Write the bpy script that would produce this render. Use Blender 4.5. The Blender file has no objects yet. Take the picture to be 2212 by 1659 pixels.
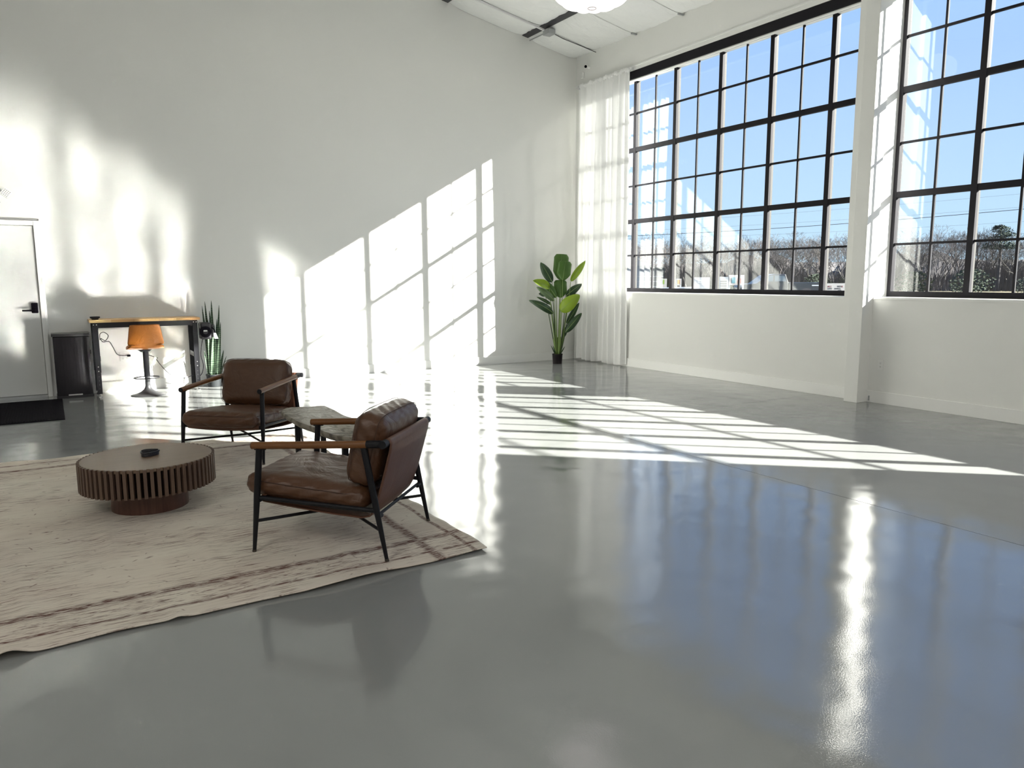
import bpy, bmesh, math, random
from mathutils import Vector, Matrix
R = random.Random(7)
SC = bpy.context.scene
COL = SC.collection
PI = math.pi

# ------------------------------------------------------------------ camera
cam_d = bpy.data.cameras.new('camera')
cam = bpy.data.objects.new('camera', cam_d)
COL.objects.link(cam)
cam_d.sensor_fit = 'HORIZONTAL'
cam_d.sensor_width = 36.0
cam_d.lens = 1618.7 / 2212 * 36.0
cam_d.clip_end = 600
cam_d.clip_start = 0.05
pit, yaw, rol = 0.139421823, 0.551672197, -0.00376883983
fw = Vector((math.sin(yaw) * math.cos(pit), math.cos(yaw) * math.cos(pit), -math.sin(pit)))
r0 = Vector((math.cos(yaw), -math.sin(yaw), 0))
u0 = r0.cross(fw)
r1 = math.cos(rol) * r0 + math.sin(rol) * u0
u1 = -math.sin(rol) * r0 + math.cos(rol) * u0
mm = Matrix((r1, u1, -fw)).transposed().to_4x4()
mm.translation = Vector((0, 0, 1.42))
cam.matrix_world = mm
SC.camera = cam

# ------------------------------------------------------------------ world, sun, exposure
W = bpy.data.worlds.new('world')
SC.world = W
W.use_nodes = True
wn = W.node_tree.nodes
wl = W.node_tree.links
wn.clear()
wo = wn.new('ShaderNodeOutputWorld')
bg = wn.new('ShaderNodeBackground')
tc = wn.new('ShaderNodeTexCoord')
sp = wn.new('ShaderNodeSeparateXYZ')
cr = wn.new('ShaderNodeValToRGB')
wl.new(tc.outputs['Generated'], sp.inputs[0])
wl.new(sp.outputs['Z'], cr.inputs[0])
el = cr.color_ramp.elements
el[0].position = 0.0
el[0].color = (0.58, 0.80, 1.0, 1)
el[1].position = 1.0
el[1].color = (0.10, 0.26, 0.72, 1)
for p, c in ((0.10, (0.52, 0.74, 1.0, 1)), (0.24, (0.42, 0.63, 1.0, 1)), (0.42, (0.32, 0.56, 1.08, 1)), (0.60, (0.20, 0.43, 0.98, 1))):
    e = el.new(p)
    e.color = c
wl.new(cr.outputs[0], bg.inputs[0])
bg.inputs[1].default_value = 1.16
wl.new(bg.outputs[0], wo.inputs[0])

sun_d = bpy.data.lights.new('sun', 'SUN')
sun_d.energy = 47.0
sun_d.angle = math.radians(0.55)
sun_d.color = (1.0, 0.965, 0.90)
sun = bpy.data.objects.new('sun', sun_d)
COL.objects.link(sun)
SUN_DIR = Vector((-1.085, 1.0, -0.637)).normalized()
sun.rotation_euler = SUN_DIR.to_track_quat('-Z', 'Y').to_euler()
sun.location = (30, -25, 20)

# unseen area lights added behind the viewer to brighten the shaded interior
for i, (lx, ly) in enumerate(((-3.6, .6), (-1.0, -4.2), (3.6, -4.6))):
    ld = bpy.data.lights.new('fill_light', 'AREA')
    ld.shape = 'RECTANGLE'
    ld.size = 2.4
    ld.size_y = 1.2
    ld.energy = 112
    ld.color = (1.0, .965, .92)
    lo_ = bpy.data.objects.new('fill_light', ld)
    COL.objects.link(lo_)
    lo_.location = (lx, ly, 5.3)

SC.view_settings.view_transform = 'Standard'
SC.view_settings.look = 'None'
SC.view_settings.exposure = 0.0
SC.view_settings.gamma = 1.0
SC.view_settings.use_curve_mapping = False
cy = SC.cycles
cy.max_bounces = 9
cy.diffuse_bounces = 6
cy.glossy_bounces = 4
cy.transmission_bounces = 3
cy.transparent_max_bounces = 16
cy.time_limit = 1080
cy.caustics_reflective = True
cy.caustics_refractive = False
cy.blur_glossy = 0.0
cy.sample_clamp_indirect = 0
cy.use_denoising = True
cy.use_adaptive_sampling = False
try:
    cy.denoiser = 'OPENIMAGEDENOISE'
    cy.denoising_input_passes = 'RGB_ALBEDO_NORMAL'
except Exception:
    pass
try:
    cy.use_guiding = True
    cy.use_surface_guiding = True
    cy.use_volume_guiding = False
    cy.guiding_training_samples = 64
    cy.surface_guiding_probability = 0.6
except Exception:
    pass


# ------------------------------------------------------------------ materials
def mat(name, color=(.8, .8, .8), rough=.5, metal=0.0, spec=.5, coat=0.0, emit=None, es=0.0, alpha=1.0):
    m = bpy.data.materials.new(name)
    m.use_nodes = True
    b = m.node_tree.nodes['Principled BSDF']
    b.inputs['Base Color'].default_value = (*color, 1)
    b.inputs['Roughness'].default_value = rough
    b.inputs['Metallic'].default_value = metal
    b.inputs['Specular IOR Level'].default_value = spec
    b.inputs['Coat Weight'].default_value = coat
    if emit:
        b.inputs['Emission Color'].default_value = (*emit, 1)
        b.inputs['Emission Strength'].default_value = es
    return m


class NT:
    """small helper round a material's node tree"""

    def __init__(s, m):
        s.m = m
        s.n = m.node_tree.nodes
        s.l = m.node_tree.links
        s.b = s.n['Principled BSDF']

    def new(s, t, **kw):
        x = s.n.new('ShaderNode' + t)
        for k, v in kw.items():
            setattr(x, k, v)
        return x

    def coord(s, which='Object', scale=(1, 1, 1), rot=(0, 0, 0)):
        t = s.new('TexCoord')
        mp = s.new('Mapping')
        mp.inputs['Scale'].default_value = scale
        mp.inputs['Rotation'].default_value = rot
        s.l.new(t.outputs[which], mp.inputs[0])
        return mp.outputs[0]

    def world(s, scale=(1, 1, 1)):
        t = s.new('NewGeometry')
        mp = s.new('Mapping')
        mp.inputs['Scale'].default_value = scale
        s.l.new(t.outputs['Position'], mp.inputs[0])
        return mp.outputs[0]

    def noise(s, vec, scale=5, detail=3, rough=.5, dist=0.0):
        n = s.new('TexNoise')
        n.inputs['Scale'].default_value = scale
        n.inputs['Detail'].default_value = detail
        n.inputs['Roughness'].default_value = rough
        n.inputs['Distortion'].default_value = dist
        s.l.new(vec, n.inputs['Vector'])
        return n.outputs['Fac']

    def ramp(s, fac, stops):
        r = s.new('ValToRGB')
        e = r.color_ramp.elements
        e[0].position, e[0].color = stops[0][0], (*stops[0][1], 1)
        e[1].position, e[1].color = stops[-1][0], (*stops[-1][1], 1)
        for p, c in stops[1:-1]:
            x = e.new(p)
            x.color = (*c, 1)
        s.l.new(fac, r.inputs[0])
        return r.outputs[0]

    def math(s, op, a, b=None, clamp=False):
        x = s.new('Math', operation=op)
        x.use_clamp = clamp
        for i, v in enumerate((a, b)):
            if v is None:
                continue
            if isinstance(v, (int, float)):
                x.inputs[i].default_value = v
            else:
                s.l.new(v, x.inputs[i])
        return x.outputs[0]

    def mix(s, fac, a, b, mode='MIX'):
        x = s.new('Mix', data_type='RGBA', blend_type=mode)
        for i, v in ((0, fac), (6, a), (7, b)):
            if isinstance(v, (int, float)):
                x.inputs[i].default_value = v
            elif isinstance(v, tuple):
                x.inputs[i].default_value = (*v, 1)
            else:
                s.l.new(v, x.inputs[i])
        return x.outputs[2]

    def bump(s, h, strength=.3, dist=.01, prev=None):
        x = s.new('Bump')
        x.inputs['Strength'].default_value = strength
        x.inputs['Distance'].default_value = dist
        s.l.new(h, x.inputs['Height'])
        if prev:
            s.l.new(prev, x.inputs['Normal'])
        s.l.new(x.outputs[0], s.b.inputs['Normal'])
        return x.outputs[0]

    def col(s, c):
        s.l.new(c, s.b.inputs['Base Color'])


M = {}
M['wall'] = mat('wall_paint', (.80, .80, .775), .55, spec=.35)
t = NT(M['wall'])
t.bump(t.noise(t.world(), 120, 2), .04, .002)
M['trimw'] = mat('trim_paint', (.84, .84, .82), .35)
M['ceil'] = mat('insulation_vinyl', (.82, .83, .82), .38, spec=.5)
t = NT(M['ceil'])
nb = t.bump(t.noise(t.world((1, 2.2, 1)), 3.2, 3, .6, .6), .5, .05)
M['steel'] = mat('dark_steel', (.035, .035, .04), .45)
M['galv'] = mat('galvanised', (.42, .43, .44), .42, .6)
M['galvw'] = mat('white_conduit', (.7, .7, .7), .4)

# glossy poured floor: gently wavy with an orange peel
M['floor'] = mat('floor_epoxy', (.22, .23, .22), .066, spec=.92)
t = NT(M['floor'])
big = t.noise(t.world(), .5, 2, .5)
t.col(t.mix(big, (.236, .243, .238), (.262, .268, .262)))
lo = t.noise(t.world(), 3.2, 1, .4)
peel = t.noise(t.world(), 190, 2, .5)
b1 = t.bump(lo, 1.0, .0052)
t.bump(peel, 1.0, .00019, b1)
M['joint'] = mat('joint_dark', (.05, .05, .05), .8)

# glass pane: clear with mirror reflections from both faces
M['glass'] = bpy.data.materials.new('window_glass')
M['glass'].use_nodes = True
n = M['glass'].node_tree.nodes
l = M['glass'].node_tree.links
n.clear()
o_ = n.new('ShaderNodeOutputMaterial')
mx = n.new('ShaderNodeMixShader')
tr = n.new('ShaderNodeBsdfTransparent')
gl = n.new('ShaderNodeBsdfGlossy')
gl.inputs['Roughness'].default_value = 0.0
tr.inputs[0].default_value = (.97, .985, .98, 1)
fr = n.new('ShaderNodeFresnel')
ge = n.new('ShaderNodeNewGeometry')
mr = n.new('ShaderNodeMapRange')
mr.inputs['To Min'].default_value = 1.5
mr.inputs['To Max'].default_value = 1 / 1.5
l.new(ge.outputs['Backfacing'], mr.inputs[0])
l.new(mr.outputs[0], fr.inputs['IOR'])
l.new(fr.outputs[0], mx.inputs[0])
l.new(tr.outputs[0], mx.inputs[1])
l.new(gl.outputs[0], mx.inputs[2])
l.new(mx.outputs[0], o_.inputs[0])

M['black'] = mat('black_aluminium', (.016, .015, .018), .6, spec=.10)
M['alu'] = mat('pale_aluminium', (.060, .058, .055), .6, spec=.08)

# sheer curtain
M['sheer'] = bpy.data.materials.new('sheer_voile')
M['sheer'].use_nodes = True
n = M['sheer'].node_tree.nodes
l = M['sheer'].node_tree.links
n.clear()
o_ = n.new('ShaderNodeOutputMaterial')
d_ = n.new('ShaderNodeBsdfDiffuse')
d_.inputs[0].default_value = (.93, .93, .92, 1)
tl = n.new('ShaderNodeBsdfTranslucent')
tl.inputs[0].default_value = (.92, .92, .91, 1)
tr = n.new('ShaderNodeBsdfTransparent')
m1 = n.new('ShaderNodeMixShader')
m1.inputs[0].default_value = .062
l.new(d_.outputs[0], m1.inputs[1])
l.new(tl.outputs[0], m1.inputs[2])
m2 = n.new('ShaderNodeMixShader')
m2.inputs[0].default_value = .994
l.new(tr.outputs[0], m2.inputs[1])
l.new(m1.outputs[0], m2.inputs[2])
l.new(m2.outputs[0], o_.inputs[0])


def leather(name, c1, c2, rough=.42, bs_=.38):
    m = mat(name, c1, rough, spec=.5)
    t = NT(m)
    v = t.coord('Object')
    t.col(t.mix(t.noise(v, 7, 4, .6), c1, c2))
    h1 = t.noise(v, 4.5, 4, .55, 1.6)
    h2 = t.noise(v, 260, 2)
    a = t.bump(h1, bs_, .028)
    t.bump(h2, .12, .001, a)
    return m


M['leather'] = leather('brown_leather', (.068, .029, .013), (.100, .043, .019))
M['sling'] = leather('sling_leather', (.095, .038, .020), (.13, .052, .028), .5, .12)
M['seam'] = mat('seam_thread', (.05, .022, .012), .7)
M['frame'] = mat('blackened_steel', (.006, .006, .008), .5, spec=.25)
M['brass'] = mat('worn_foot', (.06, .05, .04), .4, .6)
M['tan'] = leather('tan_leather', (.42, .135, .014), (.50, .165, .020), .38)


def wood(name, c1, c2, sc=(30, 30, 3), rough=.45, which='Object', rot=(0, 0, 0)):
    m = mat(name, c1, rough)
    t = NT(m)
    v = t.coord(which, sc, rot)
    f = t.noise(v, 1.0, 5, .65, 1.2)
    t.col(t.ramp(f, ((.3, c1), (.7, c2))))
    t.bump(f, .1, .002)
    return m


M['dowel'] = wood('dowel_wood', (.125, .045, .009), (.175, .066, .013), (60, 3, 60), .35)
M['tabletop'] = wood('walnut_top', (.150, .098, .062), (.180, .120, .078), (2.5, 26, 10), .42)
M['slat1'] = wood('walnut_slat', (.080, .047, .031), (.125, .076, .050), (60, 60, 4), .5)
M['slat2'] = wood('walnut_slat_dark', (.07, .040, .028), (.105, .062, .042), (60, 60, 4), .5)
M['drum'] = wood('walnut_base', (.060, .020, .012), (.110, .045, .028), (30, 30, 2.5), .45)
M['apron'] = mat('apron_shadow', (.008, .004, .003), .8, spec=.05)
M['slab'] = wood('weathered_slab', (.20, .165, .125), (.34, .30, .235), (16, 3.0, 10), .6)
M['bench'] = []
for i, c in enumerate(((.66, .40, .17), (.75, .50, .24), (.56, .33, .14), (.70, .45, .20))):
    M['bench'].append(wood('butcher_block_%s' % 'abcd'[i], c, tuple(x * 1.12 for x in c), (3, 40, 40), .4))
M['blackp'] = mat('black_powdercoat', (.012, .012, .015), .42, spec=.35)
M['chrome'] = mat('chrome', (.75, .75, .75), .12, 1.0)
M['bolt'] = mat('zinc_bolt', (.8, .8, .8), .25, .9)
M['rubber'] = mat('black_rubber', (.006, .005, .008), .8, spec=.06)
M['bin'] = mat('bin_black_steel', (.012, .010, .013), .35, spec=.3)
M['lidm'] = mat('bin_lid', (.05, .05, .05), .3)
M['silver'] = mat('pedal_steel', (.6, .6, .6), .3, .8)
M['plast'] = mat('black_plastic', (.02, .018, .022), .4)
M['gun'] = mat('stool_metal', (.05, .05, .053), .42, .4)
M['white'] = mat('white_plastic', (.82, .82, .80), .4)
M['slot'] = mat('dark_slot', (.08, .08, .08), .5)
M['paper'] = mat('white_tag', (.8, .8, .78), .6)
M['door'] = mat('door_paint', (.66, .665, .65), .4)
M['pot'] = mat('pot_black', (.010, .007, .009), .5, spec=.2)
M['potg'] = mat('pot_charcoal', (.025, .028, .03), .7, spec=.2)
M['soil'] = mat('soil', (.03, .022, .016), .9)


def leafm(name, c, c2, tr=.3, rough=.4):
    m = mat(name, c, rough)
    t = NT(m)
    t.col(t.mix(t.noise(t.coord('Object'), 14, 3), c, c2))
    t.b.inputs['Transmission Weight'].default_value = 0
    # leaves let a little light through
    out = [x for x in t.n if x.type == 'OUTPUT_MATERIAL'][0]
    tlb = t.new('BsdfTranslucent')
    tlb.inputs[0].default_value = (c2[0] * 1.6, c2[1] * 1.5, c2[2], 1)
    ms = t.new('MixShader')
    ms.inputs[0].default_value = tr
    t.l.new(t.b.outputs[0], ms.inputs[1])
    t.l.new(tlb.outputs[0], ms.inputs[2])
    t.l.new(ms.outputs[0], out.inputs[0])
    return m


M['lf'] = [leafm('leaf_mid_green', (.060, .14, .022), (.085, .18, .03), .3),
           leafm('leaf_dark_green', (.020, .052, .020), (.032, .075, .026), .15),
           leafm('leaf_yellow_green', (.24, .36, .03), (.33, .45, .05), .4),
           leafm('leaf_grey_green', (.11, .18, .085), (.15, .22, .11), .3)]
M['rib'] = mat('leaf_rib', (.30, .42, .13), .5)
M['stem'] = mat('leaf_stem', (.16, .24, .06), .5)
M['stemd'] = mat('leaf_stem_dark', (.04, .075, .02), .5)
M['snake'] = mat('snake_leaf', (.05, .09, .05), .5)
t = NT(M['snake'])
wv = t.new('TexWave', wave_type='BANDS', bands_direction='Z')
wv.inputs['Scale'].default_value = 12
wv.inputs['Distortion'].default_value = 6
wv.inputs['Detail'].default_value = 3
t.l.new(t.coord('Object'), wv.inputs['Vector'])
t.col(t.ramp(wv.outputs['Fac'], ((.2, (.020, .045, .028)), (.8, (.10, .15, .085)))))


# ------------------------------------------------------------------ geometry helpers
class MB:
    def __init__(s):
        s.v, s.f = [], []

    def add(s, vs, fs):
        b = len(s.v)
        s.v += [tuple(x) for x in vs]
        s.f += [tuple(b + i for i in f) for f in fs]
        return s

    def box(s, x0, x1, y0, y1, z0, z1, mtx=None):
        vs = [Vector((x, y, z)) for x in (x0, x1) for y in (y0, y1) for z in (z0, z1)]
        if mtx:
            vs = [mtx @ v for v in vs]
        return s.add(vs, [(0, 1, 3, 2), (4, 6, 7, 5), (0, 4, 5, 1), (2, 3, 7, 6), (0, 2, 6, 4), (1, 5, 7, 3)])

    def tube(s, pts, rad, seg=8, cap=True):
        pts = [Vector(p) for p in pts]
        if not isinstance(rad, (list, tuple)):
            rad = [rad] * len(pts)
        rings = []
        t0 = (pts[1] - pts[0]).normalized()
        up = Vector((0, 0, 1)) if abs(t0.z) < .9 else Vector((1, 0, 0))
        nrm = t0.cross(up).normalized()
        for i, p in enumerate(pts):
            a = pts[max(i - 1, 0)]
            b = pts[min(i + 1, len(pts) - 1)]
            tg = (b - a)
            tg = tg.normalized() if tg.length > 1e-9 else t0
            nrm = (nrm - tg * nrm.dot(tg))
            nrm = nrm.normalized() if nrm.length > 1e-6 else tg.orthogonal().normalized()
            bi = tg.cross(nrm)
            rings.append([p + (nrm * math.cos(2 * PI * k / seg) + bi * math.sin(2 * PI * k / seg)) * rad[i] for k in range(seg)])
        vs = [v for r in rings for v in r]
        fs = []
        for i in range(len(pts) - 1):
            for k in range(seg):
                k2 = (k + 1) % seg
                fs.append((i * seg + k, i * seg + k2, (i + 1) * seg + k2, (i + 1) * seg + k))
        if cap:
            fs.append(tuple(range(seg))[::-1])
            fs.append(tuple((len(pts) - 1) * seg + k for k in range(seg)))
        return s.add(vs, fs)

    def lathe(s, prof, seg=32, c=(0, 0), close=False):
        vs = []
        for r, z in prof:
            for k in range(seg):
                a = 2 * PI * k / seg
                vs.append((c[0] + r * math.cos(a), c[1] + r * math.sin(a), z))
        fs = []
        n_ = len(prof)
        for i in range(n_ - 1):
            for k in range(seg):
                k2 = (k + 1) % seg
                fs.append((i * seg + k, i * seg + k2, (i + 1) * seg + k2, (i + 1) * seg + k))
        if prof[0][0] > 1e-6:
            fs.append(tuple(range(seg))[::-1])
        if prof[-1][0] > 1e-6:
            fs.append(tuple((n_ - 1) * seg + k for k in range(seg)))
        return s.add(vs, fs)

    def prism(s, poly, z0, z1):
        n_ = len(poly)
        vs = [(x, y, z0) for x, y in poly] + [(x, y, z1) for x, y in poly]
        fs = [tuple(range(n_))[::-1], tuple(range(n_, 2 * n_))]
        fs += [(i, (i + 1) % n_, n_ + (i + 1) % n_, n_ + i) for i in range(n_)]
        return s.add(vs, fs)

    def grid(s, fn, nu, nv):
        vs = [fn(i / nu, j / nv) for j in range(nv + 1) for i in range(nu + 1)]
        w = nu + 1
        return s.add(vs, [(j * w + i, j * w + i + 1, (j + 1) * w + i + 1, (j + 1) * w + i) for j in range(nv) for i in range(nu)])

    def build(s, name, m, parent=None, loc=None, rot=None, smooth=False, solid=0.0, bevel=0.0, autos=None, weld=False):
        me = bpy.data.meshes.new(name)
        me.from_pydata([tuple(v) for v in s.v], [], s.f)
        bm = bmesh.new()
        bm.from_mesh(me)
        if weld:
            bmesh.ops.remove_doubles(bm, verts=bm.verts, dist=1e-5)
        bmesh.ops.recalc_face_normals(bm, faces=bm.faces)
        bm.to_mesh(me)
        bm.free()
        me.materials.append(m)
        if smooth:
            me.polygons.foreach_set('use_smooth', [True] * len(me.polygons))
            if autos:
                try:
                    me.set_sharp_from_angle(angle=math.radians(autos))
                except Exception:
                    pass
        ob = bpy.data.objects.new(name, me)
        COL.objects.link(ob)
        if parent:
            ob.parent = parent
        if loc:
            ob.location = loc
        if rot:
            ob.rotation_euler = rot
        if solid:
            md = ob.modifiers.new('solid', 'SOLIDIFY')
            md.thickness = solid
            md.offset = 0
        if bevel:
            md = ob.modifiers.new('bevel', 'BEVEL')
            md.width = bevel
            md.segments = 2
            md.limit_method = 'ANGLE'
        return ob


def B(x0, x1, y0, y1, z0, z1):
    return MB().box(x0, x1, y0, y1, z0, z1)


def T(p, r, seg=8):
    return MB().tube(p, r, seg)


def empty(name, label, cat, loc, rz=0, group=None):
    o = bpy.data.objects.new(name, None)
    COL.objects.link(o)
    o.empty_display_size = .1
    o.location = loc
    o.rotation_euler = (0, 0, rz)
    tag(o, label, cat, group)
    return o


def tag(o, label, cat, group=None, kind=None):
    o['label'] = label
    o['category'] = cat
    if group:
        o['group'] = group
    if kind:
        o['kind'] = kind
    return o


def struct(o, label=None):
    o['kind'] = 'structure'
    if label:
        o['label'] = label
    return o


def semp(name, label, loc=(0, 0, 0)):
    o = bpy.data.objects.new(name, None)
    COL.objects.link(o)
    o.location = loc
    return struct(o, label)


def copy_tree(o, parent=None):
    c = o.copy()
    COL.objects.link(c)
    c.parent = parent
    for ch in list(o.children):
        copy_tree(ch, c)
    return c


# ------------------------------------------------------------------ room shell
XW, YA = 7.975, 10.825           # wall planes (inner faces)
XL, YB = -6.5, -7.5
XG = 8.28                        # window plane (inner face of the frames)
SILL, HEAD = 1.195, 4.60
EZ, SL = 5.09, .195              # eave height and roof slope


def roof(x):
    return EZ + SL * (XW - x)


# floor: four poured fields with sawn joints
fl = semp('floor', 'glossy grey poured floor with fine sawn joints')
g = .0028
for (xa, xb) in ((XL, 4.33), (4.33, XW + .4)):
    for (ya, yb) in ((YB, 5.80), (5.80, YA + .2)):
        B(xa + g, xb - g, ya + g, yb - g, -.12, 0).build('slab', M['floor'], fl)
B(XL, XW + .4, YB, YA + .2, -.16, -.01).build('joint_bed', M['joint'], fl)

# gable wall
wf = MB()
zl, zr = roof(XL - .2) + .3, roof(XW + .35) + .3
poly = [(XL - .2, -.1), (XW + .36, -.1), (XW + .36, zr), (XL - .2, zl)]
vs = [(x, YA, z) for x, z in poly] + [(x, YA + .2, z) for x, z in poly]
wf.add(vs, [(0, 1, 2, 3), (7, 6, 5, 4), (0, 4, 5, 1), (1, 5, 6, 2), (2, 6, 7, 3), (3, 7, 4, 0)])
struct(wf.build('wall_front', M['wall']), 'tall white gable wall at the far end')
wf = MB()
vs = [(x, YB, z) for x, z in poly] + [(x, YB - .2, z) for x, z in poly]
wf.add(vs, [(0, 1, 2, 3), (7, 6, 5, 4), (0, 4, 5, 1), (1, 5, 6, 2), (2, 6, 7, 3), (3, 7, 4, 0)])
struct(wf.build('wall_back', M['wall']), 'white gable wall behind the viewer')
struct(B(XL - .2, XL, YB, YA, -.1, zl + .1).build('wall_left', M['wall']), 'plain white long wall')

# window wall
W1 = (5.50, 10.56)
W2 = (.24, 5.17)
wr = MB()
XO = XW + .36
wr.box(XW, XO, YB, YA, -.1, SILL)
wr.box(XW, XO, YB, YA, HEAD, EZ + .35)
wr.box(XW, XO, YB, W2[0], SILL, HEAD)
wr.box(XW, XO, W2[1], W1[0], SILL, HEAD)
wr.box(XW, XO, W1[1], YA, SILL, HEAD)
wr_o = struct(wr.build('wall_right', M['wall']), 'white window wall with a low parapet under the glazing')
struct(B(7.78, XW + .02, 5.13, 5.30, 0, EZ + .02).build('column', M['wall'], bevel=.004), 'square white pier between the two windows')
cb = B(7.93, XW, 5.30, 5.36, 0, .0).v
# baseboards
bh, bt = .135, .015
struct(B(-.02, XW, YA - bt, YA, 0, bh).build('baseboard_front', M['trimw'], bevel=.003), 'white skirting along the gable wall')
bb = MB().box(XW - bt, XW, 5.30, YA - bt, 0, bh).box(XW - bt, XW, YB, 5.13, 0, bh)
struct(bb.build('baseboard_right', M['trimw'], bevel=.003), 'white skirting along the window wall')
# little conduit at foot of the pier
tag(MB().tube([(7.955, 5.10, .02), (7.955, 5.10, .075)], .008).build('pipe_stub', M['galv']), 'small grey pipe stub at the foot of the white pier', 'pipe')


# windows
def window(nm, y0, y1, thick, label):
    o = semp(nm, label)
    zs = [1.25, 1.795, 2.345, 2.915, 3.485, 4.055, 4.56]
    # outer frame
    X0, X1 = XG, XG + .075
    for nme, a in (('bottom_rail', (X0, X1, y0, y1, SILL + .005, 1.262)), ('side_jamb', (X0, X1, y0, y0 + .045, 1.262, HEAD)),
                   ('side_jamb', (X0, X1, y1 - .045, y1, 1.262, HEAD)), ('head_rail', (X0, X1, y0, y1, 4.545, HEAD))):
        B(*a).build(nme, M['black'] if nme != 'head_rail' else M['trimw'], o)
    mus = []
    for y in thick:
        B(X0, X0 + .042, y - .032, y + .032, 1.262, 4.545).build('mullion', M['black'], o)
        B(X0 + .0425, X0 + .085, y - .026, y + .026, 1.262, 4.545).build('mullion_cap', M['alu'], o)
    allb = sorted([y0] + list(thick) + [y1])
    bays = [(allb[i], allb[i + 1]) for i in range(len(allb) - 1)]
    for z in zs[1:-1]:
        th = z in (2.345, 3.485)
        for a, b in bays:
            aa = a + (.032 if a != y0 else .045)
            b_ = b - (.032 if b != y1 else .045)
            if th:
                B(X0 + .003, X0 + .048, aa, b_, z - .034, z + .034).build('rail', M['black'], o)
            else:
                B(X0 + .018, X0 + .045, aa, b_, z - .0125, z + .0125).build('muntin', M['black'], o)
    cells = []
    for a, b in bays:
        w = b - a
        if w > .62:
            ym = (a + b) / 2 if w > .8 else a + .45
            if nm == 'window_2' and b == y1:
                ym = y1 - .46
            for i in range(6):
                za = zs[i] + (.034 if zs[i] in (2.345, 3.485) else .0125)
                zb = zs[i + 1] - (.034 if zs[i + 1] in (2.345, 3.485) else .0125)
                if i == 5:
                    zb = 4.545
                if i == 0:
                    za = 1.262
                B(X0 + .020, X0 + .043, ym - .0125, ym + .0125, za, zb).build('muntin', M['black'], o)
            cells += [(a, ym), (ym, b)]
        else:
            cells.append((a, b))
    for a, b in cells:
        for i in range(6):
            q = .004 * (R.random() - .5)
            B(X0 + .028, X0 + .034, a + .013, b - .013, zs[i] + .004, zs[i + 1] - .004).build('pane', M['glass'], o, )
    return o


TH1 = [6.045, 6.955, 7.835, 8.735, 9.645]
TH2 = [.68, 1.58, 2.48, 3.385, 4.285]
win1 = window('window_1', W1[0], W1[1], TH1, 'large black gridded window beyond the white pier')
win2 = window('window_2', W2[0], W2[1], TH2, 'large black gridded window nearer than the white pier')
# sills
struct(B(XW - .006, XG + .02, W1[0], W1[1], SILL - .02, SILL + .004).build('trim_1', M['trimw']), 'white sill under the far window')
struct(B(XW - .006, XG + .02, W2[0], W2[1], SILL - .02, SILL + .004).build('trim_2', M['trimw']), 'white sill under the near window')
# dark shade cassettes under the window heads
for y0, y1, lab in ((W1[0], W1[1], 'long black roller shade cassette above the far window'), (W2[0], W2[1], 'long black roller shade cassette above the near window')):
    o = empty('shade_cassette', lab, 'shade', (XW + .05, (y0 + y1) / 2, 4.53), 0, 'shade cassettes over the windows')
    hl = (y1 - y0) / 2 - .01
    B(-.05, .05, -hl, hl, -.055, .068).build('housing', M['black'], o, bevel=.004)
    B(-.03, .02, -hl, hl, -.068, -.0551).build('hem_bar', M['trimw'], o)

# white flashing ledge above the window
struct(B(XW - .02, XW, YB, YA, HEAD + .055, HEAD + .075).build('trim_3', M['trimw']), 'thin white ledge above the windows')

# door
dr = semp('door_1', 'flush white door with black electronic lever lock')
DX0, DX1 = -1.02, -.087
B(DX0, DX1, YA - .035, YA - .001, .035, 2.065).build('leaf_panel', M['door'], dr)
for a in ((DX1 + .006, -.030, YA - .055, YA, 0, 2.13), (DX0 - .10, DX0 - .006, YA - .055, YA, 0, 2.13), (DX0 - .006, DX1 + .006, YA - .055, YA, 2.072, 2.13)):
    B(*a).build('casing', M['trimw'], dr, bevel=.004)
for a in ((-.042, -.018, YA - .022, YA, 0, 2.15), (DX0 - .12, DX0 - .10, YA - .022, YA, 0, 2.15), (DX0 - .12, -.018, YA - .022, YA, 2.131, 2.15)):
    B(*a).build('back_band', M['trimw'], dr, bevel=.003)
B(DX0, DX1, YA - .06, YA, 0, .03).build('threshold', M['galv'], dr)
lk = B(-.175, -.105, YA - .065, YA - .035, 1.03, 1.155).build('lock_case', M['rubber'], dr, bevel=.01)
MB().tube([(-.14, YA - .085, 1.065), (-.27, YA - .085, 1.065)], .010).tube([(-.14, YA - .05, 1.065), (-.14, YA - .085, 1.065)], .012).build('lever', M['rubber'], lk)

# ceiling: sloping vinyl faced insulation between purlins
ce = semp('ceiling', 'sloping white vinyl insulation ceiling with dark purlins')
cpts = [(XL - .2, zl - .02), (XO, roof(XO) + .28), (XO, roof(XO) + .34), (XL - .2, zl + .1)]
cm = MB()
vs = [(x, YB - .2, z) for x, z in cpts] + [(x, YA + .2, z) for x, z in cpts]
cm.add(vs, [(0, 1, 2, 3), (7, 6, 5, 4), (0, 4, 5, 1), (1, 5, 6, 2), (2, 6, 7, 3), (3, 7, 4, 0)])
cm.build('deck', M['ceil'], ce)
pur = [7.985, 6.95, 5.50, 4.0, 2.5, 1.0, -.5, -2.0, -3.5, -5.0, -6.5]
ysm = [YA, 10.27, 9.28, 8.28, 7.28, 6.28, 5.28, 4.28, 3.28, 2.28, 1.28, .28, -.72, -1.72, -2.72, -3.72, -4.72, -5.72, -6.72, YB]
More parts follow.
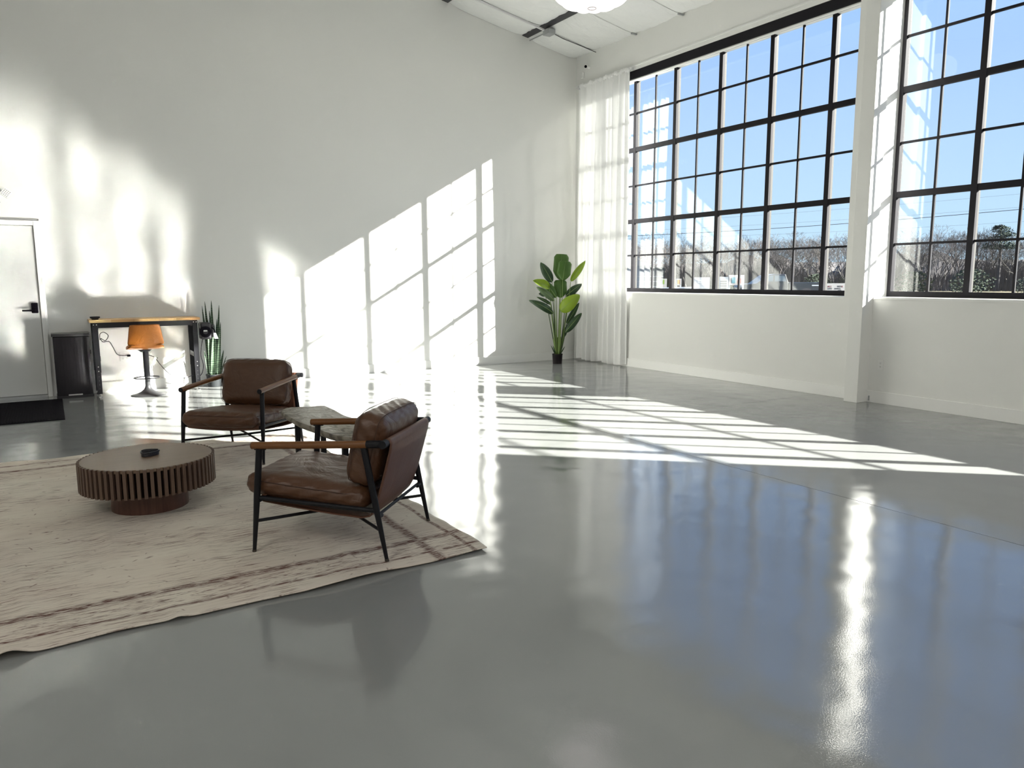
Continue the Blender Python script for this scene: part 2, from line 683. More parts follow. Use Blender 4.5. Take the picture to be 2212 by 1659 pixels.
for i in range(len(pur) - 1):
    xb, xa = pur[i], pur[i + 1]
    for j in range(len(ysm) - 1):
        yb, ya = ysm[j], ysm[j + 1]
        w_ = (xb - xa)
        big_ = R.uniform(.045, .085) * min(1, (yb - ya))
        ph = R.uniform(0, 6)
        gp = .055 if i > 0 else 0.0
        gx = .055

        def fn(u, v, xa=xa, xb=xb, ya=ya, yb=yb, big_=big_, ph=ph, gp=gp, gx=gx):
            # the blanket pulls back from the purlin towards its middle
            pull = .5 - .5 * math.cos(2 * PI * v)
            x = xa + gx * (.25 + .55 * pull) + u * (xb - xa - gx * (.25 + .55 * pull) - gp * (.25 + .55 * pull))
            y = ya + .004 + v * (yb - ya - .008)
            e = (1 - (2 * u - 1) ** 4) * (1 - (2 * v - 1) ** 2)
            rip = .010 * math.sin(26 * v + ph + 3 * u) * (abs(2 * u - 1) ** 3) * (1 - (2 * v - 1) ** 2)
            return (x, y, roof(x) + .055 - big_ * e - .055 * (1 - abs(2 * u - 1) ** 6) + rip)
        MB().grid(fn, 14, 14).build('insulation_panel', M['ceil'], ce, smooth=True)
for x in pur[1:]:
    z = roof(x)
    mt = Matrix.Translation((x, (YA + YB) / 2, z + .10)) @ Matrix.Rotation(math.atan(SL), 4, 'Y')
    MB().box(-.055, .055, YB - (YA + YB) / 2, YA - (YA + YB) / 2, -.075, .12, mt).build('purlin', M['steel'], ce)
# strap / conduit along the first seam and junction box
zc = lambda x: roof(x) - .02
MB().box(0, 1, -.014, .014, -.012, .012, Matrix.Translation((5.0, 10.27, zc(5.0))) @ Matrix.Rotation(math.atan(SL), 4, 'Y') @ Matrix.Scale(2.02, 4, (1, 0, 0))).build('strap_channel', M['galvw'], ce)
MB().tube([(6.98, 10.27, zc(6.98) + .02), (7.3, 10.27, zc(7.3) + .0), (7.7, 10.26, zc(7.7) + .01), (7.96, 10.27, zc(7.96) + .02)], .006).build('seam_wire', M['steel'], ce)
B(6.93, 7.06, 10.14, 10.30, roof(7) - .085, roof(7) - .01).build('junction_box', M['galv'], ce, bevel=.004)
MB().tube([(7.0, 10.78, roof(7) - .02), (6.99, 10.3, roof(7) - .03)], .010).build('conduit', M['galv'], ce)
# edge clips along eave
for y in (9.28, 8.28, 7.28):
    B(XW - .11, XW - .005, y - .012, y + .012, roof(XW - .1) - .010, roof(XW) + .03).build('seam_clip', M['galv'], ce)

# security camera and a sensor in the corner
sc_ = empty('security_camera', 'small white round security camera with black lens, high in the corner', 'camera', (XW - .075, 10.47, 4.905))
MB().tube([(.0, .0, 0), (.075, 0, .0)], [.016, .03], 14).build('mount', M['white'], sc_)
MB().tube([(.03, .03, .005), (-.02, -.035, -.01), (-.03, -.045, -.012)], [.030, .036, .033], 18).build('shell', M['white'], sc_, smooth=True, autos=40)
MB().tube([(-.028, -.043, -.012), (-.036, -.052, -.014)], [.024, .020], 16).build('lens', M['rubber'], sc_)
sn = B(XW - .03, XW, 10.60, 10.66, 4.76, 4.86).build('alarm_sensor', M['white'], bevel=.01)
tag(sn, 'small white motion sensor in the corner below the security camera', 'sensor')


# outlets
def outlet(loc, rz, gangs, label):
    o = empty('wall_outlet', label, 'outlet', loc, rz)
    w = .07 if gangs == 1 else .115
    B(-w / 2, w / 2, -.006, 0, -.057, .057).build('plate', M['white'], o, bevel=.002)
    for k in range(gangs):
        cx = 0 if gangs == 1 else (-.024 + .048 * k)
        for s in (-1, 1):
            f_ = MB().box(cx - .015, cx + .015, -.009, -.0062, s * .02 - .014, s * .02 + .014).build('socket', M['white'], o, bevel=.002)
            MB().box(cx - .007, cx - .005, -.0100, -.0091, s * .02 - .004, s * .02 + .006).box(cx + .005, cx + .007, -.0100, -.0091, s * .02 - .004, s * .02 + .006).box(cx - .002, cx + .002, -.0100, -.0091, s * .02 - .010, s * .02 - .006).build('slots', M['slot'], f_)
    return o


outlet((.795, YA, .445), 0, 2, 'white double outlet on the gable wall with a plug pushed in')
outlet((1.075, YA, .43), 0, 1, 'white single outlet on the gable wall behind the bar stool')
outlet((XW, 4.99, .44), -PI / 2, 1, 'white outlet low on the window wall beside the pier')

# emergency light at left
em = empty('emergency_light', 'grey twin-head emergency light on the gable wall above the door', 'light', (-.52, YA, 2.45))
B(-.22, .10, -.07, 0, -.06, .06).build('battery_case', M['galv'], em, bevel=.01)
MB().tube([(.08, -.05, 0), (.155, -.08, .02)], .016).build('arm', M['galv'], em)
mtt = Matrix.Translation((.20, -.09, -.015)) @ Matrix.Rotation(math.radians(38), 4, 'Y')
hd = MB().box(-.045, .045, -.02, .02, -.045, .045, mtt).build('lamp_head', M['white'], em, bevel=.006)
ds = MB()
for a in range(4):
    for b in range(4):
        ds.box(-.032 + a * .019, -.024 + a * .019, -.0215, -.0205, -.032 + b * .019, -.024 + b * .019, mtt)
ds.build('led_dots', M['slot'], hd)
MB().tube([(.10, -.05, -.06), (.13, -.06, -.12), (.10, -.05, -.18)], .006).build('cable', M['rubber'], em)

# ------------------------------------------------------------------ curtain
cu = empty('sheer_curtain', 'floor-length white sheer curtain gathered in the window corner', 'curtain', (7.90, 9.99, 0))


def cfn(u, v, top=4.60, bot=.015):
    z = bot + v * (top - bot)
    yr = 9.34 - 9.99 - .0 + (1 - v) * .02
    yl = (10.66 - 9.99) + (1 - v) ** 1.3 * .06
    y = yl + (yr - yl) * u
    amp = .030 + .022 * (1 - v)
    x = amp * math.sin(u * 2 * PI * 9.3 + .5 * math.sin(3.1 * v + 5 * u)) + .018 * math.sin(u * 41 + 1.2 * v) + .006 * math.sin(u * 90 + 9 * v)
    y += .010 * math.sin(u * 2 * PI * 9.3 * 1.0 + 1.4)
    if v < .03:
        z += .02 * max(0, math.sin(u * 14)) * (1 - v / .03)
    return (x * .85, y, z)


MB().grid(cfn, 220, 60).build('drape', M['sheer'], cu, smooth=True)


def hfn(u, v):
    a = v * PI * 1.5 - .3
    y = (10.60 - 9.99) + ((9.34 - 9.99) - (10.60 - 9.99)) * u
    rr = .026 + .010 * math.sin(u * 150) + .006 * math.sin(u * 61)
    return (.0 + rr * math.cos(a), y, 4.61 + rr * math.sin(a) + .012 * math.sin(u * 37))


MB().grid(hfn, 200, 10).build('ruffled_heading', M['sheer'], cu, smooth=True)
rod = empty('curtain_rod', 'thin pale rod carrying the sheer curtain near the ceiling corner', 'rod', (7.90, 9.99, 4.61))
T([(0, .74, 0), (0, -.70, 0)], .010, 10).build('rod_tube', M['galvw'], rod)
MB().box(.0, .075, .66, .69, -.03, .03).tube([(0, .66, 0), (0, .69, 0)], .016).build('bracket', M['galvw'], rod)
MB().box(.0, .045, -.69, -.67, -.02, .02).build('bracket', M['galvw'], rod)

# ------------------------------------------------------------------ pendant lamp
pl = empty('pendant_lamp', 'white scalloped paper pendant lamp hanging under the insulation', 'lamp', (5.18, 6.76, 4.26))
LR, NRIB = .40, 12


def lfn(u, v):
    a = u * 2 * PI
    ph = -PI / 2 + v * PI
    sc2 = abs(math.cos(a * NRIB / 2))            # scallops between the ribs
    rr = LR * math.cos(ph) ** .8 if math.cos(ph) > 1e-6 else 0
    rr *= 1 - .06 * (1 - sc2) if False else 1 + .05 * abs(math.sin(a * NRIB / 2)) * math.cos(ph)
    zz = .20 * math.sin(ph) * (1 - .0 * sc2) + .22 - .02 * abs(math.sin(a * NRIB / 2)) * (1 if ph < 0 else -1) * math.cos(ph)
    return (rr * math.cos(a), rr * math.sin(a), zz)


M['lampm'] = mat('lit_paper', (.85, .83, .82), .7, emit=(1.0, .92, .92), es=.95)
MB().grid(lfn, 144, 28).build('paper_shade', M['lampm'], pl, smooth=True, weld=True)
M['lribm'] = mat('lamp_wire', (.62, .58, .58), .6)
for k in range(NRIB):
    a = 2 * PI * k / NRIB
    pts = []
    for q in range(1, 14):
        x, y, z = lfn(k / NRIB, q / 14)
        pts.append((x * 1.004, y * 1.004, z - (.002 if q < 7 else -.002)))
    MB().tube(pts, .0013, 5).build('rib', M['lribm'], pl)
rg = [(.045 * math.cos(2 * PI * k / 20), .045 * math.sin(2 * PI * k / 20), .012) for k in range(21)]
T(rg, .005, 6).build('bottom_ring', M['lribm'], pl)
T([(0, 0, .42), (0, 0, roof(5.18) - 4.26 - .02)], .004, 6).build('cord', M['white'], pl)

# ------------------------------------------------------------------ rug
M['rug'] = mat('rug_weave', (.55, .48, .42), .95, spec=.1)
t = NT(M['rug'])
ob_ = t.coord('Object')
sx = t.new('SeparateXYZ')
t.l.new(ob_, sx.inputs[0])
X_, Y_ = sx.outputs[0], sx.outputs[1]


def mp(scale, off=(0, 0, 0)):
    m_ = t.new('Mapping')
    m_.inputs['Scale'].default_value = scale
    m_.inputs['Location'].default_value = off
    t.l.new(ob_, m_.inputs[0])
    return m_.outputs[0]


base = t.mix(t.noise(mp((1.2, 2.2, 1)), 1.6, 3), (.62, .53, .45), (.80, .79, .67))
base = t.mix(t.math('MULTIPLY', t.noise(mp((2.2, 50, 1)), 1, 3), .55), base, (.50, .40, .345))
st1 = t.math('MULTIPLY', t.math('SUBTRACT', t.noise(mp((6, 100, 1)), 1, 5, .7), .51), 9, True)
st2 = t.math('MULTIPLY', t.math('SUBTRACT', t.noise(mp((2.0, 3.2, 1), (3, 7, 0)), 1, 3, .6), .38), 5, True)
mask = t.math('MULTIPLY', st1, st2, True)
# angular motifs
vo = t.new('TexVoronoi', feature='DISTANCE_TO_EDGE')
vo.inputs['Scale'].default_value = 1.0
t.l.new(mp((5.5, 9, 1)), vo.inputs['Vector'])
vd = t.math('MULTIPLY', t.math('SUBTRACT', .030, vo.outputs['Distance']), 40, True)
vd = t.math('MULTIPLY', vd, t.math('MULTIPLY', t.math('SUBTRACT', t.noise(mp((9, 30, 1), (1, 1, 0)), 1, 3), .54), 8, True), True)
# border bands (distance from the near, far and right edges), rug is 3.64 deep, right edge at 1.37
def band(coordv, centre, half):
    d = t.math('ABSOLUTE', t.math('SUBTRACT', coordv, centre))
    return t.math('MULTIPLY', t.math('SUBTRACT', half, d), 1 / half * 1.6, True)


wob = t.math('MULTIPLY', t.math('SUBTRACT', t.noise(mp((3, 3, 1)), 2, 2), .5), .012)
Yw = t.math('ADD', Y_, wob)
Xw_ = t.math('ADD', X_, wob)
bands = None
for cv, c_, h_ in ((Yw, -1.78 + .06 + .04, .018), (Yw, -1.78 + .30, .045), (Yw, 1.78 - .10, .018), (Yw, 1.78 - .30, .04), (Xw_, 1.34 - .08, .018), (Xw_, 1.34 - .28, .04)):
    b_ = band(cv, c_, h_)
    bands = b_ if bands is None else t.math('MAXIMUM', bands, b_)
wn_ = t.math('MULTIPLY', t.math('SUBTRACT', t.noise(mp((16, 110, 1), (5, 0, 0)), 1, 4, .6), .38), 6, True)
bands = t.math('MULTIPLY', bands, wn_, True)
# the zone between the two bands is busier
zone = t.math('MULTIPLY', band(Yw, -1.78 + .18, .14), t.math('MULTIPLY', t.math('SUBTRACT', t.noise(mp((12, 60, 1), (2, 9, 0)), 1, 4, .65), .52), 8, True), True)
allm = t.math('MAXIMUM', t.math('MAXIMUM', t.math('MULTIPLY', mask, .85), t.math('MULTIPLY', vd, .8)), t.math('MAXIMUM', t.math('MULTIPLY', bands, 1.0), t.math('MULTIPLY', zone, .8)))
rc = t.mix(t.noise(mp((1, 1, 1), (4, 2, 0)), 1.4, 2), (.16, .066, .048), (.10, .065, .06))
t.col(t.mix(allm, base, rc))
t.bump(t.noise(mp((60, 260, 1)), 1, 3), .35, .004)
RX0, RX1, RY0, RY1 = -1.80, 1.885, 3.27, 6.90
RCX, RCY = (RX0 + RX1) / 2 + 0, (RY0 + RY1) / 2
rug = MB()
NX, NY = 230, 200
RCX = .545


def rugz(x, y):
    z = .0075
    for fx, dr_, h_, w_, y0, y1 in ((.19, -.006, .007, .035, 3.7, 4.9), (.605, -.05, .008, .032, 3.6, 4.8), (-.22, -.06, .006, .04, 3.4, 5.4), (1.2, -.02, .005, .04, 3.4, 6.6), (-.75, 0, .01, .05, 3.4, 6.6)):
        c = fx + dr_ * (y - 4.3) + .005 * math.sin(9 * y)
        e = max(0, min(1, (y - y0) / .3)) * max(0, min(1, (y1 - y) / .3))
        z += h_ * e * math.exp(-((x - c) / w_) ** 2)
    z += .0022 * (1 + math.sin(7 * x + 2.1 * y)) * (.5 + .5 * math.sin(5.3 * y - 2 * x)) + .0014 * (1 + math.sin(19 * y + 4 * x + 2 * math.sin(6 * x)))
    d = min(y - RY0, RY1 - y, RX1 - x)
    if d < .14:
        k = (1 - d / .14) ** 2
        z += k * (.012 * max(0, math.sin(6.1 * x + .8) * math.sin(2.3 * x + 5.5)) + .008 * max(0, math.sin(11 * y)) * (1 if RX1 - x < .14 else 0))
    z += .020 * math.exp(-((x + .22) / .05) ** 2) * math.exp(-((y - RY0) / .06) ** 2)
    z += .010 * math.exp(-((x - .37) / .03) ** 2) * math.exp(-((y - RY0) / .10) ** 2)
    # pressed flat under the furniture
    for px, py, pr in FEET:
        q = ((x - px) ** 2 + (y - py) ** 2) ** .5
        if q < pr + .08:
            kk = max(0, min(1, (q - pr) / .08))
            z = .0075 + (z - .0075) * kk
    return z


c1p, c1a = (1.313, 6.302), 2.433
c2p, c2a = (1.333, 3.886), .807
FEET = [(.458, 5.107, .25)]
for (px, py), an in ((c1p, c1a), (c2p, c2a)):
    for lx, ly in ((-.338, .386), (.338, .386), (-.326, -.346), (.326, -.346)):
        FEET.append((px + lx * math.cos(an) - ly * math.sin(an), py + lx * math.sin(an) + ly * math.cos(an), .03))


def rfn(u, v):
    x = RX0 + u * (RX1 - RX0)
    y = RY0 + v * (RY1 - RY0)
    xx = x + .012 * math.sin(3 * y) * u ** 8 + .006 * math.sin(17 * y) * u ** 20
    yy = y + (.010 * math.sin(4 * x + 1) + .006 * math.sin(11 * x)) * (1 - v) ** 12 + .025 * (x / 2) * (1 - v) ** 2 + .02 * math.sin(2.2 * x) * v ** 10
    return (xx - RCX, yy - RCY, rugz(x, y))


rug.grid(rfn, NX, NY)
ro = rug.build('area_rug', M['rug'], loc=(RCX, RCY, 0), smooth=True)
md = ro.modifiers.new('thick', 'SOLIDIFY')
md.thickness = .006
md.offset = -1
tag(ro, 'large faded cream rug with worn reddish brown border and fold creases', 'rug')


# ------------------------------------------------------------------ cushions
def cushion(w, d, h, rad, puff, wr, seed, n_=34):
    """a soft rectangular cushion, centred; w x d x h, rounded by rad, domed by puff, creased by wr"""
    rr = random.Random(seed)
    ph = [rr.uniform(0, 6) for _ in range(12)]
    bm = bmesh.new()
    bmesh.ops.create_cube(bm, size=2)
    bmesh.ops.subdivide_edges(bm, edges=bm.edges[:], cuts=n_, use_grid_fill=True)
    for v in bm.verts:
        p = v.co.copy()
        q = Vector((p.x * w / 2, p.y * d / 2, p.z * h / 2))
        hx, hy, hz = w / 2 - rad, d / 2 - rad, h / 2 - min(rad, h / 2 * .98)
        c = Vector((max(-hx, min(hx, q.x)), max(-hy, min(hy, q.y)), max(-hz, min(hz, q.z))))
        dlt = q - c
        if dlt.length > 1e-9:
            dlt.normalize()
            q = c + Vector((dlt.x * rad, dlt.y * rad, dlt.z * min(rad, h / 2 * .98)))
        ex = max(0, 1 - p.x * p.x) ** .8
        ey = max(0, 1 - p.y * p.y) ** .8
        ez = max(0, 1 - p.z * p.z)
        q.z += puff * ex * ey * (1 if p.z > 0 else -1) * min(1, abs(p.z) * 1.2)
        q.x += puff * .35 * ey * ez * p.x
        q.y += puff * .35 * ex * ez * p.y
        # creases
        s = wr * (math.sin(18 * p.x + 7 * p.y + ph[0] + 2 * math.sin(5 * p.y + ph[1])) * math.sin(6 * p.y - 4 * p.x + ph[2])
                  + .7 * math.sin(31 * p.y - 9 * p.x + ph[3] + 2.5 * math.sin(6 * p.x + ph[4])) * max(0, math.sin(5 * p.x + 3 * p.y + ph[5])))
        edge = .35 + .65 * max(abs(p.x), abs(p.y)) ** 3
        q.z += s * edge * (1 if p.z > 0 else -.5)
        if abs(p.x) > .96:
            q.x += wr * .8 * math.sin(16 * p.y + 5 * p.z + ph[6])
        if abs(p.y) > .96:
            q.y += wr * .9 * math.sin(17 * p.x + 6 * p.z + ph[7]) * math.sin(5 * p.x + ph[8])
        v.co = q
    return bm


def bmobj(name, bm, m, parent, loc=(0, 0, 0), rot=(0, 0, 0)):
    me = bpy.data.meshes.new(name)
    bmesh.ops.recalc_face_normals(bm, faces=bm.faces)
    bm.to_mesh(me)
    bm.free()
    me.materials.append(m)
    me.polygons.foreach_set('use_smooth', [True] * len(me.polygons))
    o = bpy.data.objects.new(name, me)
    COL.objects.link(o)
    o.parent = parent
    o.location = loc
    o.rotation_euler = rot
    return o


def seam_loop(w, d, rad, z, puff, r_=.0028):
    pts = []
    for i in range(97):
        a = 2 * PI * i / 96
        cx, cy = math.cos(a), math.sin(a)
        ee = .28
        x = math.copysign(abs(cx) ** ee, cx) * (w / 2 + .0008)
        y = math.copysign(abs(cy) ** ee, cy) * (d / 2 + .0008)
        x += puff * .35 * max(0, 1 - (y / (d / 2)) ** 2) ** .8 * math.copysign(1, x) * .9
        y += puff * .35 * max(0, 1 - (x / (w / 2)) ** 2) ** .8 * math.copysign(1, y) * .9
        pts.append((x, y, z))
    return MB().tube(pts, r_, 5)


def armchair(pos, ang, label, seed):
    o = empty('leather_armchair', label, 'armchair', (pos[0], pos[1], .0075), ang, 'leather armchairs')
    for s in (-1, 1):
        # front and rear legs
        for (foot, top, r_a, r_b) in (((s * .338, .386, 0), (s * .326, .335, .556), .0085, .017), ((s * .326, -.346, 0), (s * .318, -.235, .585), .0085, .017)):
            f = Vector(foot)
            t_ = Vector(top)
            mid = f.lerp(t_, .55)
            lg = MB().tube([f + Vector((0, 0, .002)), f.lerp(t_, .03), mid, t_], [r_a, r_a + .001, r_b, r_b], 14).build('leg', M['frame'], o, smooth=True, autos=40)
            d_ = (t_ - f).normalized()
            MB().tube([f, f + d_ * .018], [.0115, .0105], 12).build('foot_cap', M['brass'], lg)
        # wooden arm and its steel joints
        a0, a1 = Vector((s * .326, .374, .570)), Vector((s * .326, -.255, .603))
        ar = MB().tube([a0, a0.lerp(a1, .02), a1], [.0185, .0195, .0195], 16).build('armrest', M['dowel'], o, smooth=True, autos=40)
        MB().tube([a0 + Vector((0, .003, 0)), a0], [.0165, .0195], 16).build('end_cap', M['frame'], ar)
        MB().tube([(s * .326, .36, .556), (s * .326, .30, .559)], [.010, .010], 8).build('mount_plate', M['frame'], ar)
        MB().tube([a1, (s * .326, -.345, .607)], [.0195, .0195], 14).build('rail_joint', M['frame'], o, smooth=True, autos=40)
        # side rail under the cushion
        MB().tube([(s * .325, .345, .295), (s * .318, -.285, .262)], .012, 10).build('side_rail', M['frame'], o, smooth=True, autos=40)
        # cap of the back rail
        MB().tube([(s * .300, -.345, .607), (s * .348, -.345, .607)], [.0205, .0205], 16).build('rail_cap', M['frame'], o, smooth=True, autos=40)
    MB().tube([(-.30, -.345, .607), (.30, -.345, .607)], .014, 12).build('back_rail', M['frame'], o)
    MB().tube([(-.32, -.295, .235), (.32, -.295, .235)], .0085, 10).build('rear_rail', M['frame'], o)
    for s in (-1, 1):
        MB().tube([(s * .322, -.30, .232), (s * .28, -.30, .228), (s * .27, -.30, .228)], [.012, .013, .011], 8).build('rail_bolt', M['frame'], o)
    MB().tube([(-.33, .345, .285), (.33, .345, .285)], .012, 10).build('front_rail', M['frame'], o)
    for s in (-1, 1):
        MB().tube([(s * .333, .366, .172), (0, .02, .165 - .006 * s), (-s * .323, -.318, .160)], .0085, 10).build('cross_brace', M['frame'], o)
    # sling of thick leather from the back rail down and under the seat
    prof = [(-.326, .585), (-.330, .612), (-.345, .626), (-.362, .620), (-.368, .602), (-.362, .57), (-.335, .47), (-.300, .35), (-.268, .262), (-.245, .222), (-.20, .212), (-.05, .222), (.15, .243), (.30, .262), (.345, .268), (.362, .285), (.350, .301), (.33, .300)]

    def sfn(u, v):
        i = v * (len(prof) - 1)
        k = min(int(i), len(prof) - 2)
        f = i - k
        y = prof[k][0] * (1 - f) + prof[k + 1][0] * f
        z = prof[k][1] * (1 - f) + prof[k + 1][1] * f
        x = (-1 + 2 * u) * .298
        if 5 <= i <= 9:
            z2 = .012 * (1 - (2 * u - 1) ** 2)
            y -= z2
        if i > 9:
            z -= .014 * (1 - (2 * u - 1) ** 2) * math.sin(PI * (i - 9) / 8.01)
        return (x, y, z)
    MB().grid(sfn, 20, 51).build('sling', M['sling'], o, smooth=True, solid=.004)
    # seat cushion
    sc3 = bmobj('seat_cushion', cushion(.60, .68, .112, .050, .024, .0035, seed), M['leather'], o, (0, .112, .328), (math.radians(5.0), 0, 0))
    seam_loop(.60, .68, .050, .028, .024, .0022).build('seam', M['seam'], sc3)
    # back cushion
    bc = bmobj('back_cushion', cushion(.575, .375, .165, .062, .020, .0028, seed + 5), M['leather'], o, (0, -.215, .556), (math.radians(90 - 11), 0, 0))
    bc.rotation_euler = (math.radians(90 + 13), 0, 0)
    for z in (-.052, .052):
        seam_loop(.575, .375, .062, z, .020, .0020).build('seam', M['seam'], bc)
    return o


armchair(c1p, c1a, 'brown leather armchair beyond the round table, facing forward', 3)
armchair(c2p, c2a, 'brown leather armchair seen from behind at the rug corner', 11)

# ------------------------------------------------------------------ coffee table
ct = empty('coffee_table', 'round dark walnut coffee table with fluted edge and drum base', 'table', (.458, 5.107, .0075))
MB().lathe([(.222, 0), (.222, .02), (.2225, .150)], 72).build('drum_base', M['drum'], ct, smooth=True, autos=40)
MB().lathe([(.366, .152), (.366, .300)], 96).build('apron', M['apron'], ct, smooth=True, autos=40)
MB().lathe([(.372, .302), (.374, .304), (.374, .321), (.372, .323)], 120).build('tabletop', M['tabletop'], ct, smooth=True, autos=30)
NS = 66
sm = None
for k in range(NS):
    a = 2 * PI * k / NS
    if sm is None:
        sm = [B(-.0095, .0095, -.014, .0125, .148, .3225).build('slat', M[mn], ct, bevel=.0012) for mn in ('slat1', 'slat2')]
        s_ = sm[0]
        sm[1].location = (.3775 * math.cos(2 * PI / NS), .3775 * math.sin(2 * PI / NS), 0)
        sm[1].rotation_euler = (0, 0, 2 * PI / NS - PI / 2)
    elif k == 1:
        continue
    else:
        s_ = sm[0 if R.random() < .6 else 1].copy()
        COL.objects.link(s_)
    s_.location = (.3775 * math.cos(a), .3775 * math.sin(a), 0)
    s_.rotation_euler = (0, 0, a - PI / 2)
bw = empty('lidded_tray', 'small black rounded tray with lid on the round coffee table', 'tray', (.470, 5.115, .3305), .3)


def blob(r_, n_=48, k_=.10):
    return [(r_ * (1 + k_ * math.cos(3 * (2 * PI * i / n_) + .8)) * math.cos(2 * PI * i / n_), r_ * .86 * (1 + k_ * math.cos(3 * (2 * PI * i / n_) + .8)) * math.sin(2 * PI * i / n_)) for i in range(n_)]


MB().prism(blob(.052), 0, .018).build('tray_body', M['plast'], bw, bevel=.003)
li = MB().prism(blob(.057), .0185, .030).build('lid', M['plast'], bw, bevel=.003)
MB().prism(blob(.049), .0305, .033).build('lid_inset', M['rubber'], li)

# ------------------------------------------------------------------ live-edge side table
st = empty('side_table', 'live-edge weathered wood side table between the armchairs', 'table', (1.545, 4.85, .0075))
outl = [(1.357, 5.28), (1.368, 5.40), (1.43, 5.52), (1.52, 5.515), (1.60, 5.49), (1.69, 5.475), (1.715, 5.40), (1.708, 5.25), (1.700, 5.08), (1.705, 4.90), (1.72, 4.72), (1.725, 4.55), (1.71, 4.40), (1.66, 4.30), (1.58, 4.25), (1.50, 4.24), (1.445, 4.28), (1.415, 4.38), (1.392, 4.55), (1.372, 4.75), (1.352, 4.95), (1.35, 5.12)]
# smooth the outline
oo = []
n_ = len(outl)
for i in range(n_):
    p0, p1, p2, p3 = [Vector(outl[(i + k - 1) % n_]) for k in range(4)]
    for f in (0, .25, .5, .75):
        oo.append(.5 * ((2 * p1) + (-p0 + p2) * f + (2 * p0 - 5 * p1 + 4 * p2 - p3) * f * f + (-p0 + 3 * p1 - 3 * p2 + p3) * f ** 3))
cxy = Vector((1.545, 4.85))
m_ = MB()
rings = [(.94, .438), (.985, .446), (1.0, .458), (.992, .472), (.972, .4775)]
N4 = len(oo)
vs = []
for s_, z_ in rings:
    for i, p in enumerate(oo):
        q = (p - cxy) * s_
        vs.append((q.x, q.y, z_ + .002 * math.sin(i * .7)))
fs = [tuple(range(N4))[::-1], tuple((len(rings) - 1) * N4 + k for k in range(N4))]
for i in range(len(rings) - 1):
    for k in range(N4):
        k2 = (k + 1) % N4
        fs.append((i * N4 + k, i * N4 + k2, (i + 1) * N4 + k2, (i + 1) * N4 + k))
m_.add(vs, fs)
m_.build('slab_top', M['slab'], st, smooth=True, autos=50)
t = NT(M['slab'])
wv = t.new('TexWave', wave_type='RINGS')
wv.inputs['Scale'].default_value = 5.0
wv.inputs['Distortion'].default_value = 9
wv.inputs['Detail'].default_value = 4
wv.inputs['Detail Scale'].default_value = 1.4
t.l.new(t.coord('Object', (2.6, .9, 1)), wv.inputs['Vector'])
t.col(t.ramp(wv.outputs['Fac'], ((.1, (.12, .10, .075)), (.55, (.21, .185, .14)), (.95, (.26, .235, .185)))))
t.bump(wv.outputs['Fac'], .4, .006)
for lx, ly in ((-.06, .56), (.11, .50), (-.05, -.45), (.10, -.42)):
    MB().box(-.0175, .0175, -.0175, .0175, 0, .440, Matrix.Translation((lx, ly, 0))).build('leg', M['frame'], st, bevel=.003)
for ly in (.53, -.435):
    B(-.08, .13, ly - .015, ly + .015, .418, .440).build('crossbar', M['frame'], st)

# ------------------------------------------------------------------ work table against the gable wall
dk = empty('work_table', 'black steel work table with butcher block top against the gable wall', 'table', (1.03, 10.58, 0))
for r_ in range(9):
    x = -.625
    y0 = -.215 + r_ * .049
    first = True
    while x < .62:
        L_ = R.uniform(.12, .30)
        if x + L_ > .56:
            L_ = .625 - x
        B(x + .0006, x + L_ - .0006, y0 + .0005, y0 + .0485, .912, .944).build('stave', M['bench'][R.randrange(4)], dk)
        x += L_
for sx_ in (-1, 1):
    for yy, rear in ((-.175, 0), (.195, 1)):
        x0 = sx_ * .565
        lg = MB()
        lg.box(x0 - .030, x0 + .030, yy - .002, yy + .002, .30, .910)
        lg.box(x0 - sx_ * -.030 - .002, x0 - sx_ * -.030 + .002, yy, yy + (.055 if not rear else -.055), .30, .910)
        lo_ = lg.build('leg', M['blackp'], dk, bevel=.001)
        MB().box(x0 - .026, x0 + .026, yy + .0025, yy + .006, .035, .36).box(x0 + sx_ * .026 - .002, x0 + sx_ * .026 + .002, yy + .003, yy + .045 * (1 if not rear else -1), .035, .36).build('leg_extension', M['blackp'], dk)
        if not rear:
            bl = MB()
            for bx, bz in ((-.016, .885), (.016, .885), (0, .372), (0, .318)):
                bl.tube([(x0 + bx, yy - .008, bz), (x0 + bx, yy - .002, bz)], .0065, 8)
            bl.build('bolts', M['bolt'], lo_)
            hh = MB()
            for bz in (.10, .15, .20, .25):
                hh.tube([(x0, yy - .0005, bz), (x0, yy + .0024, bz)], .005, 8)
            hh.build('adjustment_holes', M['slot'], lo_)
        MB().lathe([(.024, 0), (.024, .010), (.010, .018), (.007, .02), (.007, .04)], 14, (x0, yy + .01)).build('levelling_foot', M['chrome'], dk)
B(-.535, .535, -.177, -.173, .845, .908).build('front_rail', M['blackp'], dk)
B(-.535, .535, .193, .197, .845, .908).build('rear_rail', M['blackp'], dk)
for sx_ in (-1, 1):
    x0 = sx_ * .535
    B(x0 - .003, x0 + .003, -.17, .19, .83, .908).build('end_rail', M['blackp'], dk)
    B(x0 - .003, x0 + .003, -.17, .19, .44, .50).build('end_brace', M['blackp'], dk)
dd = empty('small_dish', 'small black dish at the end of the butcher block table', 'dish', (.475, 10.50, .944))
MB().lathe([(.036, 0), (.040, .012), (.055, .02), (.056, .038), (.052, .038), (.048, .024), (.0, .022)], 24).build('dish_body', M['plast'], dd, smooth=True, autos=40)

